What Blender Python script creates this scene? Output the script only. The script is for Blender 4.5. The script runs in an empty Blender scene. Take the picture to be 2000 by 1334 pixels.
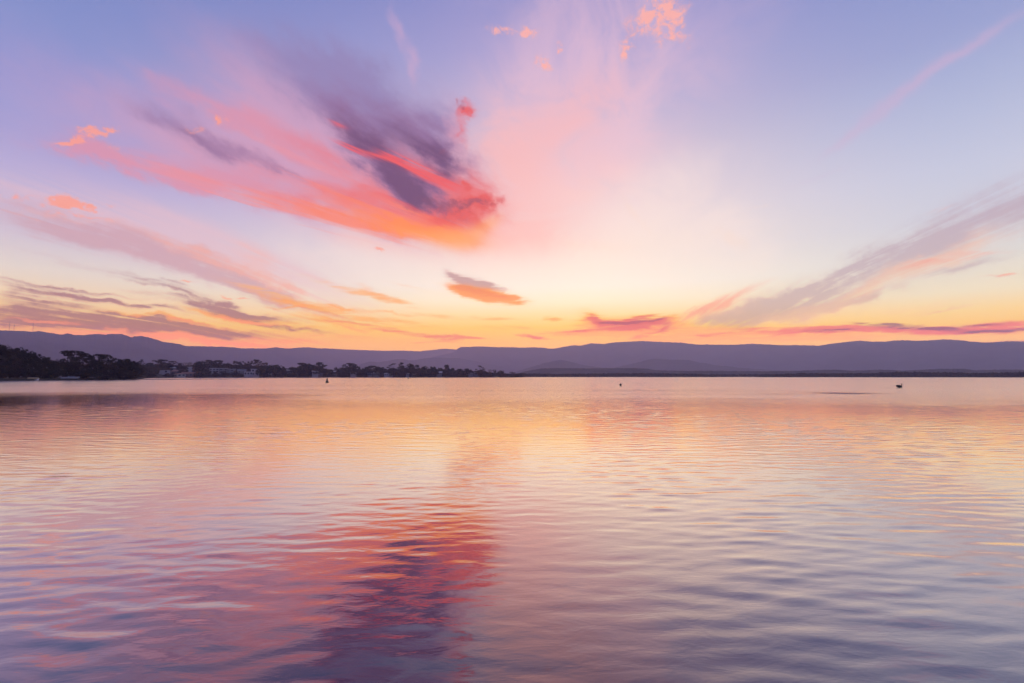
import bpy, bmesh, math, random
import numpy as np
from mathutils import Vector, Matrix

SC = bpy.context.scene
COL = SC.collection
R = math.radians

HAZE_D = 1.6e-4           # density of the evening haze, per metre
HAZE_J = (0.30, 0.22, 0.40)   # glow of that haze at full depth
HAZE_C = (0.80, 0.72, 1.0, 1)
HAZE_G = 0.6

# ------------------------------------------------------------------ camera
F = 944.0                 # focal length in photo pixels (17 mm lens, 2000 px wide)
HY = 735.0                # photo row of the true horizon
CAM_H = 1.6
PITCH = math.atan((HY - 667.0) / F)
cam_d = bpy.data.cameras.new("camera")
cam_d.sensor_width = 36.0
cam_d.lens = F / 2000.0 * 36.0
cam_d.clip_start = 0.05
cam_d.clip_end = 60000.0
cam = bpy.data.objects.new("camera", cam_d)
COL.objects.link(cam)
cam.location = (0, 0, CAM_H)
cam.rotation_euler = (math.pi / 2 + PITCH, 0, 0)
SC.camera = cam

SC.view_settings.view_transform = 'Standard'
SC.view_settings.look = 'None'
SC.view_settings.exposure = 0.0
SC.view_settings.gamma = 1.0
SC.cycles.use_denoising = True
SC.cycles.max_bounces = 8
SC.cycles.volume_bounces = 1
SC.cycles.caustics_reflective = False


def dirpx(px, py):
    cx, cy, cz = (px - 1000.0) / F, 1.0, (667.0 - py) / F
    s, c = math.sin(PITCH), math.cos(PITCH)
    v = np.array([cx, cy * c - cz * s, cy * s + cz * c])
    return v / np.linalg.norm(v)


def azel(px, py):
    d = dirpx(px, py)
    return np.array([math.degrees(math.atan2(d[0], d[1])), math.degrees(math.asin(d[2]))])


def lin(c):
    return tuple(((v / 255.0) / 12.92 if v / 255.0 <= 0.04045 else ((v / 255.0 + 0.055) / 1.055) ** 2.4) for v in c[:3])


# ------------------------------------------------------------------ node helper
class NT:
    def __init__(self, tree):
        self.t = tree
        self.n = tree.nodes
        self.l = tree.links

    def put(self, sock, v):
        if v is None:
            return
        if isinstance(v, bpy.types.NodeSocket):
            self.l.new(v, sock)
        else:
            sock.default_value = v

    def math(self, op, a, b=None, c=None, clamp=False):
        m = self.n.new('ShaderNodeMath'); m.operation = op; m.use_clamp = clamp
        self.put(m.inputs[0], a); self.put(m.inputs[1], b)
        if c is not None:
            self.put(m.inputs[2], c)
        return m.outputs[0]

    def vec(self, op, a, b=None, out=0):
        m = self.n.new('ShaderNodeVectorMath'); m.operation = op
        self.put(m.inputs[0], a)
        if b is not None:
            self.put(m.inputs[3 if op == 'SCALE' else 1], b)
        return m.outputs['Value'] if op in ('DOT_PRODUCT', 'LENGTH') else m.outputs[0]

    def comb(self, x, y, z):
        m = self.n.new('ShaderNodeCombineXYZ')
        for i, v in enumerate((x, y, z)):
            self.put(m.inputs[i], v)
        return m.outputs[0]

    def sep(self, v):
        m = self.n.new('ShaderNodeSeparateXYZ'); self.put(m.inputs[0], v)
        return m.outputs

    def rng(self, v, a, b, c=0.0, d=1.0, smooth=True):
        m = self.n.new('ShaderNodeMapRange')
        m.interpolation_type = 'SMOOTHSTEP' if smooth else 'LINEAR'
        m.clamp = True
        self.put(m.inputs[0], v)
        for i, x in enumerate((a, b, c, d)):
            self.put(m.inputs[i + 1], x)
        return m.outputs[0]

    def noise(self, v, scale=1.0, detail=3.0, rough=0.5, dist=0.0, color=False, lac=2.0):
        m = self.n.new('ShaderNodeTexNoise'); m.noise_dimensions = '3D'
        self.put(m.inputs['Vector'], v)
        self.put(m.inputs['Scale'], scale); self.put(m.inputs['Detail'], detail)
        self.put(m.inputs['Roughness'], rough); self.put(m.inputs['Distortion'], dist)
        self.put(m.inputs['Lacunarity'], lac)
        return m.outputs['Color'] if color else m.outputs[0]

    def mix(self, f, a, b):
        m = self.n.new('ShaderNodeMix'); m.data_type = 'RGBA'
        self.put(m.inputs[0], f)
        self.put(m.inputs[6], a if isinstance(a, bpy.types.NodeSocket) else (*a[:3], 1))
        self.put(m.inputs[7], b if isinstance(b, bpy.types.NodeSocket) else (*b[:3], 1))
        return m.outputs[2]

    def ramp(self, f, stops, interp='LINEAR'):
        m = self.n.new('ShaderNodeValToRGB')
        cr = m.color_ramp; cr.interpolation = interp
        stops = sorted(stops)
        while len(cr.elements) < len(stops):
            cr.elements.new(0.5)
        for e, (p, c) in zip(cr.elements, stops):
            e.position = p; e.color = (*c[:3], 1)
        self.put(m.inputs[0], f)
        return m.outputs[0]


# ------------------------------------------------------------------ world: dusk sky with clouds
SUN_AZ = azel(1130, 700)[0]
world = bpy.data.worlds.new("World")
SC.world = world
world.use_nodes = True
world.cycles.sampling_method = 'MANUAL'
world.cycles.sample_map_resolution = 512
W = NT(world.node_tree)
W.n.clear()
tc = W.n.new('ShaderNodeTexCoord')
D = W.vec('NORMALIZE', tc.outputs['Generated'])
dx, dy, dz = W.sep(D)
AZ = W.math('MULTIPLY', W.math('ARCTAN2', dx, dy), 180 / math.pi)
EL = W.math('MULTIPLY', W.math('ARCSINE', dz), 180 / math.pi)
P = W.comb(AZ, EL, 1.0)

# cloud sheet seen in perspective: streaks run toward a vanishing azimuth
den = W.math('ADD', W.math('MAXIMUM', dz, 0.0), 0.05)
qx = W.math('DIVIDE', dx, den)
qy = W.math('DIVIDE', dy, den)
Q = W.comb(qx, qy, 0.0)


def streak_coord(azv, across, along, off):
    a = R(azv)
    s = W.vec('DOT_PRODUCT', Q, (math.sin(a) * along, math.cos(a) * along, 0))
    t = W.vec('DOT_PRODUCT', Q, (math.cos(a) * across, -math.sin(a) * across, 0))
    return W.comb(s, t, off)


cm = streak_coord(38, 8.0, 1.0, 3.1)
cs = streak_coord(SUN_AZ, 6.5, 0.55, 7.7)
N_main = W.noise(cm, 1.0, 7.0, 0.62, 0.7)
N_sun = W.noise(cs, 1.0, 7.0, 0.6, 0.5)
PP = W.comb(W.math('MULTIPLY', AZ, 0.75), W.math('MULTIPLY', EL, 1.0), 0.0)
N_puff = W.noise(PP, 1.1, 7.0, 0.68, 0.4)
N_low = W.noise(PP, 0.075, 3.0, 0.5, 0.6)
warp_c = W.noise(PP, 0.42, 5.0, 0.58, 0.0, color=True)
warp_s = W.noise(cm, 0.8, 4.0, 0.55, 0.3, color=True)


def warp(base, c, ax, ay):
    v = W.vec('MULTIPLY', W.vec('SUBTRACT', c, (0.5, 0.5, 0.5)), (ax, ay, 0.0))
    return W.vec('ADD', base, v)


P_soft = warp(P, warp_s, 7.0, 5.0)
P_puff = warp(P, warp_c, 4.2, 3.0)
P_fine = warp(P, warp_c, 3.0, 1.0)
mr = R(24.0)
PM = W.comb(W.vec('DOT_PRODUCT', P, (.5 * math.cos(mr), -.5 * math.sin(mr), 0)), W.vec('DOT_PRODUCT', P, (math.sin(mr), math.cos(mr), 0)), 4.0)
N_iso = W.noise(PM, .30, 7.0, .62, .5)
N_mot = W.math('MULTIPLY_ADD', N_main, .4, W.math('MULTIPLY', N_iso, .6))
N_veil = W.math('MULTIPLY_ADD', N_sun, .15, W.math('MULTIPLY', W.noise(PP, .13, 7.0, .62, .9), .85))
P_mot = warp(P, W.noise(PM, .35, 6.0, .6, 0.0, color=True), 8.0, 5.0)
N_v2 = W.math('MULTIPLY_ADD', N_sun, .75, W.math('MULTIPLY', N_puff, .25))
P_v2 = warp(P, W.noise(PP, .25, 6.0, .6, 0.0, color=True), 6.0, 3.0)
N_hor = W.noise(W.comb(W.math('MULTIPLY', AZ, .30), W.math('MULTIPLY', EL, 2.4), 8.0), 1.0, 6.0, .6, .6)
P_hor = warp(P, W.noise(PP, .6, 5.0, .6, 0.0, color=True), 2.2, .5)
COORD = {'hor': (P_hor, N_hor), 'veil2': (P_v2, N_v2), 'mot': (P_mot, N_mot), 'veil': (P, N_veil), 'main': (P_soft, N_main), 'sun': (P_fine, N_sun), 'puff': (P_puff, N_puff), 'low': (P, N_low),
         'edge': (P_puff, N_main)}


def blob_rows(cx, cy, ang, L, Wd):
    a = R(ang)
    c0 = azel(cx, cy)
    c1 = azel(cx + L * math.cos(a), cy + L * math.sin(a)) - c0
    c2 = azel(cx - Wd * math.sin(a), cy + Wd * math.cos(a)) - c0
    inv = np.linalg.inv(np.column_stack([c1, c2]))
    o = -inv @ c0
    return (inv[0, 0], inv[0, 1], o[0]), (inv[1, 0], inv[1, 1], o[1])


def mask_of(pos, blobs):
    acc = None
    for (cx, cy, ang, L, Wd, w) in blobs:
        r1, r2 = blob_rows(cx, cy, ang, L, Wd)
        a = W.vec('DOT_PRODUCT', pos, r1)
        b = W.vec('DOT_PRODUCT', pos, r2)
        e = W.math('POWER', 0.36788, W.math('MULTIPLY_ADD', a, a, W.math('MULTIPLY', b, b)))
        acc = W.math('MULTIPLY', e, w) if acc is None else W.math('MULTIPLY_ADD', e, w, acc)
    return acc


def tstop(px, py):
    return min(1.0, max(0.0, azel(px, py)[1] / 60.0))


# clear-sky colours by height, for the left, the middle and the right of the western sky
GRAD_L = (30, {-300: (112, 128, 190), 20: (135, 145, 200), 150: (148, 150, 205), 250: (163, 158, 208), 320: (180, 170, 212),
               380: (190, 180, 212), 450: (205, 192, 210), 520: (224, 210, 206), 570: (238, 208, 184),
               610: (244, 197, 152), 640: (246, 180, 132), 735: (235, 170, 140)})
GRAD_C = (1120, {-300: (125, 130, 192), 20: (152, 150, 202), 100: (168, 161, 207), 200: (190, 177, 210), 300: (213, 194, 210),
                 400: (235, 212, 214), 480: (248, 226, 216), 560: (254, 239, 226), 590: (255, 235, 208), 620: (255, 216, 164),
                 645: (254, 199, 128), 668: (253, 190, 104), 735: (255, 190, 80)})
GRAD_R = (1970, {-300: (122, 136, 195), 20: (154, 161, 205), 100: (166, 173, 210), 200: (181, 186, 215), 300: (195, 197, 219),
                 400: (204, 203, 217), 480: (217, 213, 213), 560: (236, 219, 197), 600: (247, 209, 162),
                 640: (250, 192, 136), 665: (250, 188, 128), 735: (240, 180, 130)})
EN = W.math('DIVIDE', EL, 60.0)


def grad(g):
    return W.ramp(EN, [(tstop(g[0], y), lin(c)) for y, c in g[1].items()])


azc = azel(1120, 500)[0]
fL = W.rng(AZ, azc, azel(30, 500)[0])
fR = W.rng(AZ, azc, azel(1970, 500)[0])
sky = W.mix(fR, W.mix(fL, grad(GRAD_C), grad(GRAD_L)), grad(GRAD_R))

# clouds, painted far to near: colour, cover, noise kind, noise amount, edge, blobs (px, py, tilt, half length, half width, weight)
LAYERS = [
    # broad veils of high cloud
    dict(c=(244, 196, 208), op=.55, k='veil', na=.8, e=(.0, 1.5), b=[
        (1120, 200, -60, 240, 170, .9), (1060, 360, -50, 190, 150, .9), (1150, 0, -75, 200, 200, .5), (1400, 120, -55, 260, 90, .4)]),
    dict(c=(252, 180, 174), op=.62, k='veil', na=.6, e=(.0, 1.3), b=[
        (990, 330, 10, 120, 120, 1.0), (1130, 220, -40, 130, 60, .7), (960, 460, 5, 170, 50, .9), (720, 470, 12, 160, 30, .6), (1150, 380, -30, 120, 60, .5)]),
    dict(c=(252, 228, 220), op=.42, k='veil', na=.9, e=(.0, 1.2), b=[
        (1230, 430, 10, 220, 80, .8), (1000, 520, 4, 260, 40, .7), (1430, 460, 30, 120, 60, .6), (720, 520, 10, 200, 40, .6), (1350, 330, -20, 160, 60, .4)]),
    dict(c=(186, 164, 204), op=.3, k='mot', na=.4, e=(.0, 1.3), b=[
        (250, 240, 20, 280, 100, .8), (60, 250, 5, 160, 70, .4), (960, 80, 10, 220, 90, .5), (330, 180, 20, 160, 60, .4)]),
    dict(c=(208, 168, 200), op=.6, k='sun', na=.5, e=(.1, 1.1), b=[
        (775, 60, 75, 50, 12, .8), (808, 130, 80, 50, 14, .9)]),
    # streaks low on the left
    dict(c=(228, 188, 200), op=.6, k='sun', na=.6, e=(.0, 1.3), b=[
        (200, 430, 14, 260, 50, .9), (440, 500, 20, 220, 50, .8), (620, 560, 18, 150, 40, .5)]),
    dict(c=(202, 158, 174), op=.75, k='veil2', na=1.1, e=(.1, 1.3), b=[
        (130, 450, 14, 190, 26, .85), (330, 500, 20, 190, 26, 1.1), (480, 545, 22, 130, 22, 1.0), (560, 585, 20, 90, 15, .7),
        (160, 515, 12, 160, 9, .5)]),
    dict(c=(244, 176, 164), op=.7, k='veil2', na=1.0, e=(.1, 1.3), b=[
        (420, 510, 20, 160, 15, .9), (500, 500, 25, 60, 25, .6), (560, 560, 22, 80, 12, .8), (100, 422, 3, 110, 8, .5), (620, 610, 14, 120, 10, .5)]),
    dict(c=(172, 126, 144), op=0.9, k='veil2', na=1.0, e=(0.05, 1.1), b=[
        (60, 612, 3, 130, 17, 1.1), (330, 645, 3, 180, 13, 1.5), (180, 640, 2, 120, 9, .8), (200, 590, 9, 150, 6, 1.2),
        (470, 612, 8, 95, 9, 1.3), (300, 548, 15, 110, 6, .6), (40, 575, 3, 60, 6, .6), (340, 570, 14, 110, 5, .6), (240, 625, 5, 130, 6, .6), (130, 565, 8, 120, 4, .8), (560, 640, 6, 90, 4, .8), (400, 595, 10, 120, 5, .7), (90, 590, 5, 90, 6, .7), (640, 612, 10, 90, 4, .5), (30, 640, 0, 70, 8, .8)]),
    dict(c=(254, 158, 84), op=0.92, k='veil2', na=.8, e=(0.05, 1.1), b=[
        (480, 625, 8, 95, 5, 1.0), (420, 668, 4, 150, 7, 1.3), (90, 633, 2, 60, 4, .8), (565, 588, 16, 100, 6, .6),
        (600, 600, 3, 55, 3, 1.0), (660, 630, 8, 120, 8, .6), (300, 665, 3, 90, 8, .6), (560, 665, 2, 90, 8, .7), (350, 630, 6, 110, 4, .8), (200, 655, 2, 110, 5, .8), (640, 596, 10, 70, 4, .6), (760, 610, 8, 80, 5, .5)]),
    # main cloud
    dict(c=(204, 158, 190), op=.88, k='mot', na=.3, e=(.0, 1.1), b=[
        (420, 300, 21, 260, 60, .9), (660, 330, 27, 210, 80, 1.3), (840, 310, 60, 110, 75, 1.0), (600, 200, 30, 220, 60, .6)]),
    dict(c=(146, 130, 178), op=.8, k='mot', na=.45, e=(.0, 1.2), b=[
        (620, 165, 30, 160, 55, .75), (740, 205, 36, 140, 60, 1.0), (560, 120, 15, 160, 40, .25), (330, 222, 20, 100, 30, .6), (860, 240, 60, 70, 40, .6)]),
    dict(c=(218, 146, 170), op=.85, k='mot', na=0.65, e=(0.0, 1.4), b=[
        (240, 318, 15, 120, 20, .8), (330, 335, 16, 150, 24, .9), (470, 362, 20, 150, 30, 1.0), (620, 370, 20, 150, 42, 1.0), (600, 280, 27, 160, 30, .8),
        (480, 235, 26, 120, 20, .75), (330, 180, 22, 90, 18, .5), (895, 265, 72, 60, 24, .8), (130, 290, 14, 60, 10, .4)]),
    dict(c=(234, 146, 156), op=.6, k='main', na=0.7, e=(0.0, 1.4), b=[
        (330, 338, 17, 110, 14, .7), (450, 370, 19, 120, 14, .9), (560, 300, 27, 110, 12, .7), (520, 240, 26, 90, 10, .5), (660, 345, 24, 100, 16, .7)]),
    dict(c=(232, 118, 124), op=0.95, k='mot', na=0.65, e=(0.0, 1.5), b=[
        (600, 392, 20, 110, 18, .6), (710, 398, 20, 120, 32, .9), (820, 412, 14, 110, 40, 1.2), (770, 312, 28, 110, 26, .8), (870, 355, 30, 75, 46, 1.2),
        (915, 410, 0, 62, 36, 1.4), (640, 300, 28, 110, 20, .6), (905, 240, 75, 40, 14, .6)]),
    dict(c=(144, 108, 152), op=0.92, k='mot', na=0.45, e=(0.0, 1.5), b=[
        (395, 266, 24, 90, 26, .55), (470, 303, 23, 100, 20, .5), (560, 338, 20, 80, 9, .5), (680, 225, 34, 110, 36, .9), (800, 255, 32, 100, 42, 1.1),
        (858, 300, 50, 55, 36, 1.0), (768, 345, 38, 90, 32, 1.3), (838, 392, 26, 75, 24, 1.2), (300, 222, 20, 60, 18, .4), (720, 300, 36, 60, 24, .6)]),
    dict(c=(248, 134, 114), op=0.9, k='main', na=0.7, e=(0.0, 1.45), b=[
        (430, 372, 19, 90, 6, .5), (540, 396, 21, 110, 11, .7), (650, 414, 19, 120, 20, .9), (770, 432, 15, 110, 22, 1.2), (855, 448, 8, 80, 18, 1.1),
        (620, 362, 22, 110, 7, .5)]),
    dict(c=(112, 78, 118), op=0.92, k='mot', na=0.6, e=(0.0, 1.55), b=[
        (715, 262, 30, 70, 22, 1.0), (775, 348, 38, 75, 22, 1.4), (822, 290, 34, 80, 22, 1.2), (862, 296, 50, 36, 24, 1.0), (392, 266, 22, 40, 12, .4),
        (842, 398, 28, 60, 15, 1.2), (745, 305, 36, 50, 14, .7)]),
    dict(c=(236, 94, 102), op=0.95, k='main', na=0.8, e=(0.0, 1.2), b=[
        (670, 288, 26, 40, 6, .9), (735, 302, 14, 50, 7, 1.0), (800, 330, 28, 60, 8, 1.2), (865, 352, 22, 50, 8, 1.1), (815, 312, 26, 50, 4, .9),
        (671, 242, 10, 24, 8, .7), (780, 405, 24, 60, 9, .5), (870, 440, 10, 50, 12, .7)]),
    dict(c=(228, 94, 98), op=0.92, k='puff', na=0.7, e=(0.0, 1.3), b=[
        (900, 416, -4, 60, 24, 1.2), (946, 393, -16, 28, 12, 1.1), (907, 211, -10, 18, 12, 1.1), (908, 368, 70, 16, 9, 1.0), (926, 216, 0, 16, 7, .6), (900, 250, 75, 30, 8, .5)]),
    dict(c=(255, 140, 84), op=.9, k='mot', na=0.5, e=(0.0, 1.4), b=[
        (850, 457, 8, 80, 11, 1.0), (770, 440, 16, 80, 9, .8), (690, 428, 16, 60, 7, .5)]),
    dict(c=(255, 168, 110), op=.8, k='low', na=.4, e=(.0, 1.3), b=[
        (895, 470, 4, 65, 24, 1.1), (950, 440, -30, 40, 16, .7), (800, 455, 12, 60, 12, .5)]),
    dict(c=(148, 84, 112), op=.75, k='puff', na=.8, e=(.1, 1.3), b=[
        (880, 402, 10, 50, 10, 1.1), (938, 398, -14, 28, 7, .9), (899, 206, 0, 11, 7, .9), (872, 296, 40, 14, 12, .6)]),
    # small cloud above the ridge in the middle
    dict(c=(186, 140, 150), op=0.8, k='hor', na=0.6, e=(.1, 1.2), b=[
        (920, 553, 16, 44, 12, 1.2), (895, 544, 28, 30, 6, 1.0), (960, 560, 8, 40, 7, .7)]),
    dict(c=(250, 154, 96), op=0.92, k='hor', na=0.55, e=(.1, 1.2), b=[
        (945, 575, 9, 58, 14, 1.3), (905, 568, 18, 34, 9, .9), (990, 584, 8, 45, 9, 1.0), (745, 580, 18, 45, 7, .7), (800, 560, 12, 60, 6, .3), (715, 560, 30, 30, 8, .3)]),
    dict(c=(232, 132, 98), op=.55, k='hor', na=.9, e=(.05, 1.4), b=[
        (915, 566, 14, 40, 8, 1.2), (955, 575, 10, 40, 6, 1.0)]),
    dict(c=(248, 178, 128), op=.8, k='hor', na=1.1, e=(.0, 1.15), b=[
        (620, 600, 10, 80, 6, .9), (700, 622, 9, 90, 5, .9), (560, 632, 6, 70, 4, .8), (790, 628, 8, 80, 5, .7), (750, 583, 14, 60, 7, .9),
        (860, 618, 6, 50, 4, .6), (640, 655, 3, 90, 5, .8), (960, 622, 4, 50, 4, .6), (1000, 640, 2, 60, 4, .6), (520, 570, 14, 80, 6, .7), (660, 560, 16, 70, 7, .5)]),
    dict(c=(238, 142, 56), op=.9, k='hor', na=.9, e=(.1, 1.2), b=[
        (770, 647, 6, 42, 3, 1.1), (835, 655, 3, 45, 3.5, 1.2), (882, 660, 0, 28, 5, 1.4), (922, 659, 4, 28, 2, 1.5),
        (720, 635, 8, 60, 3, .7), (1080, 622, 0, 20, 5, .8), (640, 627, 8, 60, 4, .5), (840, 668, 0, 60, 2.5, .6)]),
    # clouds along the ridge on the right
    dict(c=(255, 176, 58), op=.9, k='hor', na=.7, e=(.05, 1.2), b=[
        (1250, 646, -3, 130, 13, 1.2), (1450, 655, -2, 180, 14, 1.4), (1110, 650, -3, 65, 6, 1.0), (1165, 635, 0, 40, 14, .8),
        (1640, 658, -1, 110, 7, 1.1), (1300, 662, 0, 90, 6, .8)]),
    dict(c=(246, 146, 70), op=.85, k='hor', na=.6, e=(.0, 1.2), b=[
        (1225, 633, -3, 85, 13, 1.2), (1160, 622, 30, 26, 12, .8), (1290, 630, -20, 40, 9, .8)]),
    dict(c=(226, 120, 46), op=.95, k='hor', na=1.0, e=(.1, 1.2), b=[
        (1160, 621, 30, 16, 7, .9), (1190, 632, 6, 45, 6, 1.3), (1245, 631, -6, 50, 8, 1.4), (1285, 628, -18, 26, 6, 1.0), (1305, 638, -22, 20, 4, .9), (1225, 643, -2, 60, 4, .9),
        (1040, 657, 8, 32, 3.5, 1.2), (1120, 648, -4, 50, 4, .9), (1280, 652, -10, 50, 5, .9), (1235, 624, -12, 55, 4, .8), (1400, 652, -6, 70, 5, .7)]),
    dict(c=(168, 96, 84), op=.75, k='hor', na=1.1, e=(.2, 1.3), b=[
        (1200, 632, 3, 38, 3, 1.2), (1250, 628, -7, 45, 3.5, 1.3), (1285, 624, -16, 20, 3, .8), (1300, 634, -20, 16, 2.5, .8)]),
    dict(c=(238, 128, 60), op=.9, k='hor', na=1.0, e=(.1, 1.2), b=[
        (1560, 648, -2, 120, 7, 1.2), (1750, 644, 1, 150, 7, 1.4), (1930, 641, -4, 110, 10, 1.5), (1640, 640, 0, 80, 3, .8), (1480, 640, -4, 70, 4, .6)]),
    dict(c=(150, 106, 122), op=.85, k='hor', na=1.1, e=(.1, 1.3), b=[
        (1720, 633, 2, 60, 3, 1.2), (1950, 646, -4, 90, 4, 1.3), (1800, 641, 2, 100, 4, 1.1), (1620, 645, -2, 60, 3, .9),
        (1980, 668, -4, 80, 4, .8), (1900, 636, -4, 70, 3, .8)]),
    # mauve streaks fanning up to the right
    dict(c=(182, 152, 170), op=0.64, k='veil2', na=1.0, e=(0.0, 1.5), b=[
        (1480, 602, -14, 130, 20, 1.3), (1570, 606, -14, 110, 8, 1.1), (1640, 594, -16, 80, 7, 1.2), (1500, 628, -6, 60, 7, 1.0),
        (1650, 530, -28, 150, 12, 1.0), (1740, 500, -26, 150, 28, .75), (1850, 455, -25, 180, 46, .75), (1980, 400, -20, 120, 40, .8), (1800, 500, -24, 200, 60, .4), (1500, 590, -18, 140, 40, .35), (1600, 560, -22, 130, 10, .7), (1720, 545, -20, 110, 9, .6), (1420, 610, -18, 80, 9, .7), (1560, 585, -18, 90, 9, .7), (1880, 520, -14, 90, 8, .5),
        (1830, 605, -5, 80, 3, .6)]),
    dict(c=(248, 198, 172), op=.55, k='veil2', na=.9, e=(.0, 1.3), b=[
        (1540, 622, -12, 130, 14, .9), (1700, 560, -24, 150, 16, .9), (1850, 500, -20, 140, 20, .9), (1400, 600, -18, 90, 18, .7), (1780, 600, -8, 150, 10, .6)]),
    dict(c=(243, 164, 152), op=.78, k='sun', na=1.0, e=(.1, 1.3), b=[
        (1830, 508, -5, 65, 6, 1.0), (1900, 493, -3, 60, 6, .8), (1780, 522, -8, 40, 6, .8), (1400, 592, -22, 100, 12, .8),
        (1350, 622, -22, 60, 14, .7), (1840, 410, -15, 40, 8, .6), (1960, 540, -3, 60, 3, .7)]),
    dict(c=(206, 172, 204), op=.55, k='sun', na=.35, e=(.0, 1.2), b=[
        (1900, 85, -33, 150, 11, .9), (1750, 192, -38, 120, 15, .85), (1650, 275, -36, 70, 9, .6), (1600, 345, -20, 90, 5, .35)]),
    dict(c=(250, 214, 196), op=.6, k='sun', na=.7, e=(.1, 1.2), b=[
        (1430, 465, 40, 40, 18, .6), (1240, 420, 50, 60, 10, .5), (1150, 480, 5, 120, 14, .5), (1480, 405, -8, 40, 3, .7)]),
    # small lit puffs
    dict(c=(255, 176, 162), op=0.85, k='puff', na=2.0, e=(0.0, 1.7), b=[
        (1262, 36, -30, 36, 24, 1.0), (1300, 12, 0, 40, 24, 1.0), (1316, 45, 60, 40, 16, 1.0), (1306, 72, 20, 22, 12, 1.2),
        (1232, 82, -20, 22, 12, 1.0), (1218, 108, -20, 9, 8, 1.5), (980, 55, 15, 28, 8, 1.1), (1036, 68, 10, 18, 10, 1.2),
        (1092, 98, 60, 11, 8, 1.4), (1060, 123, 10, 11, 8, 1.4)]),
    dict(c=(250, 158, 140), op=0.85, k='puff', na=1.9, e=(0.0, 1.7), b=[
        (122, 268, -14, 22, 5, 1.2), (156, 262, -4, 24, 6, 1.3), (194, 257, -10, 20, 9, 1.4), (225, 284, 0, 14, 5, .8), (128, 398, -8, 22, 9, 1.5), (160, 402, 6, 26, 10, 1.5), (198, 404, 0, 20, 5, 1.2), (150, 412, 0, 40, 4, .9),
        (108, 404, 0, 24, 7, 1.1), (20, 386, 0, 20, 9, .8), (60, 390, 0, 18, 5, .8), (150, 426, 3, 48, 4, 1.0), (205, 408, -5, 18, 5, .9),
        (376, 247, -10, 14, 8, .9), (425, 236, -30, 12, 8, .9), (370, 544, 0, 12, 3, 1.1), (740, 488, 0, 10, 2.5, 1.0),
        (460, 579, 8, 20, 2, 1.1)]),
]
KN = {'hor': 4.4, 'veil2': 4.2, 'mot': 4.4, 'veil': 4.0, 'main': 3.3, 'edge': 2.4, 'sun': 4.4, 'puff': 4.4, 'low': 4.0}
for Ly in LAYERS:
    pos, nz = COORD[Ly['k']]
    m = mask_of(pos, Ly['b'])
    m = W.math('MULTIPLY', m, W.math('MAXIMUM', W.math('MULTIPLY_ADD', nz, Ly['na'] * KN[Ly['k']], 1.0 - Ly['na'] * KN[Ly['k']] / 2), 0.0))
    d = W.rng(m, Ly['e'][0], Ly['e'][1], 0.0, Ly['op'])
    sky = W.mix(d, sky, lin(Ly['c']))

# the eastern half of the dome, behind the viewer: plain blue-violet dusk
aaz = W.math('ABSOLUTE', AZ)
back = W.ramp(EN, [(0.0, lin((150, 142, 185))), (0.15, lin((172, 156, 200))), (0.4, lin((155, 152, 205))), (1.0, lin((130, 140, 200)))])
sky = W.mix(W.rng(aaz, 58, 120), sky, back)
sky = W.mix(W.rng(EL, 46, 80), sky, lin((125, 136, 198)))

# what the haze takes from the sky on the way in is given back here, so low sky keeps its colour through it
hz_l = W.math('MINIMUM', W.math('DIVIDE', 638.0, W.math('MAXIMUM', dz, 0.02)), 12800.0)
hz_t = W.math('POWER', 2.718282, W.math('MULTIPLY', hz_l, -HAZE_D))
air = W.vec('SCALE', W.comb(*HAZE_J), W.math('SUBTRACT', 1.0, hz_t))
sky = W.vec('MAXIMUM', W.vec('SCALE', W.vec('SUBTRACT', sky, air), W.math('DIVIDE', 1.0, hz_t)), (0.0, 0.0, 0.0))

nish = W.n.new('ShaderNodeTexSky')
nish.sky_type = 'NISHITA'
nish.sun_disc = False
nish.sun_elevation = R(0.3)
nish.sun_rotation = R(SUN_AZ)
bg1 = W.n.new('ShaderNodeBackground'); W.put(bg1.inputs[0], sky); bg1.inputs[1].default_value = 1.0
bg2 = W.n.new('ShaderNodeBackground'); W.put(bg2.inputs[0], nish.outputs[0]); bg2.inputs[1].default_value = 0.02
addb = W.n.new('ShaderNodeAddShader')
W.l.new(bg1.outputs[0], addb.inputs[0]); W.l.new(bg2.outputs[0], addb.inputs[1])
wo = W.n.new('ShaderNodeOutputWorld')
W.l.new(addb.outputs[0], wo.inputs[0])

# the sun has just dropped behind the range
sun_d = bpy.data.lights.new("sun", 'SUN')
sun_d.energy = 0.5
sun_d.angle = R(0.5)
sun_d.color = (1.0, 0.72, 0.45)
sun = bpy.data.objects.new("sun", sun_d)
COL.objects.link(sun)
sun_dir = Vector((math.sin(R(SUN_AZ)) * math.cos(R(0.3)), math.cos(R(SUN_AZ)) * math.cos(R(0.3)), math.sin(R(0.3))))
sun.rotation_euler = sun_dir.to_track_quat('Z', 'Y').to_euler()
sun.location = sun_dir * 11000

# ------------------------------------------------------------------ tags, meshes, materials
def tag(o, label=None, cat=None, group=None, kind=None):
    if label: o["label"] = label
    if cat: o["category"] = cat
    if group: o["group"] = group
    if kind: o["kind"] = kind
    return o


def link(name, verts, faces, mat=None, parent=None, smooth=False):
    me = bpy.data.meshes.new(name)
    me.from_pydata([tuple(map(float, v)) for v in verts], [], [tuple(map(int, f)) for f in faces])
    if smooth:
        me.polygons.foreach_set('use_smooth', [True] * len(me.polygons))
    me.update()
    o = bpy.data.objects.new(name, me)
    COL.objects.link(o)
    if mat:
        me.materials.append(mat)
    if parent:
        o.parent = parent
    return o


def empty(name, loc, rz=0.0):
    o = bpy.data.objects.new(name, None)
    o.empty_display_size = 0.3
    COL.objects.link(o)
    o.location = loc
    o.rotation_euler = (0, 0, rz)
    return o


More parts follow.
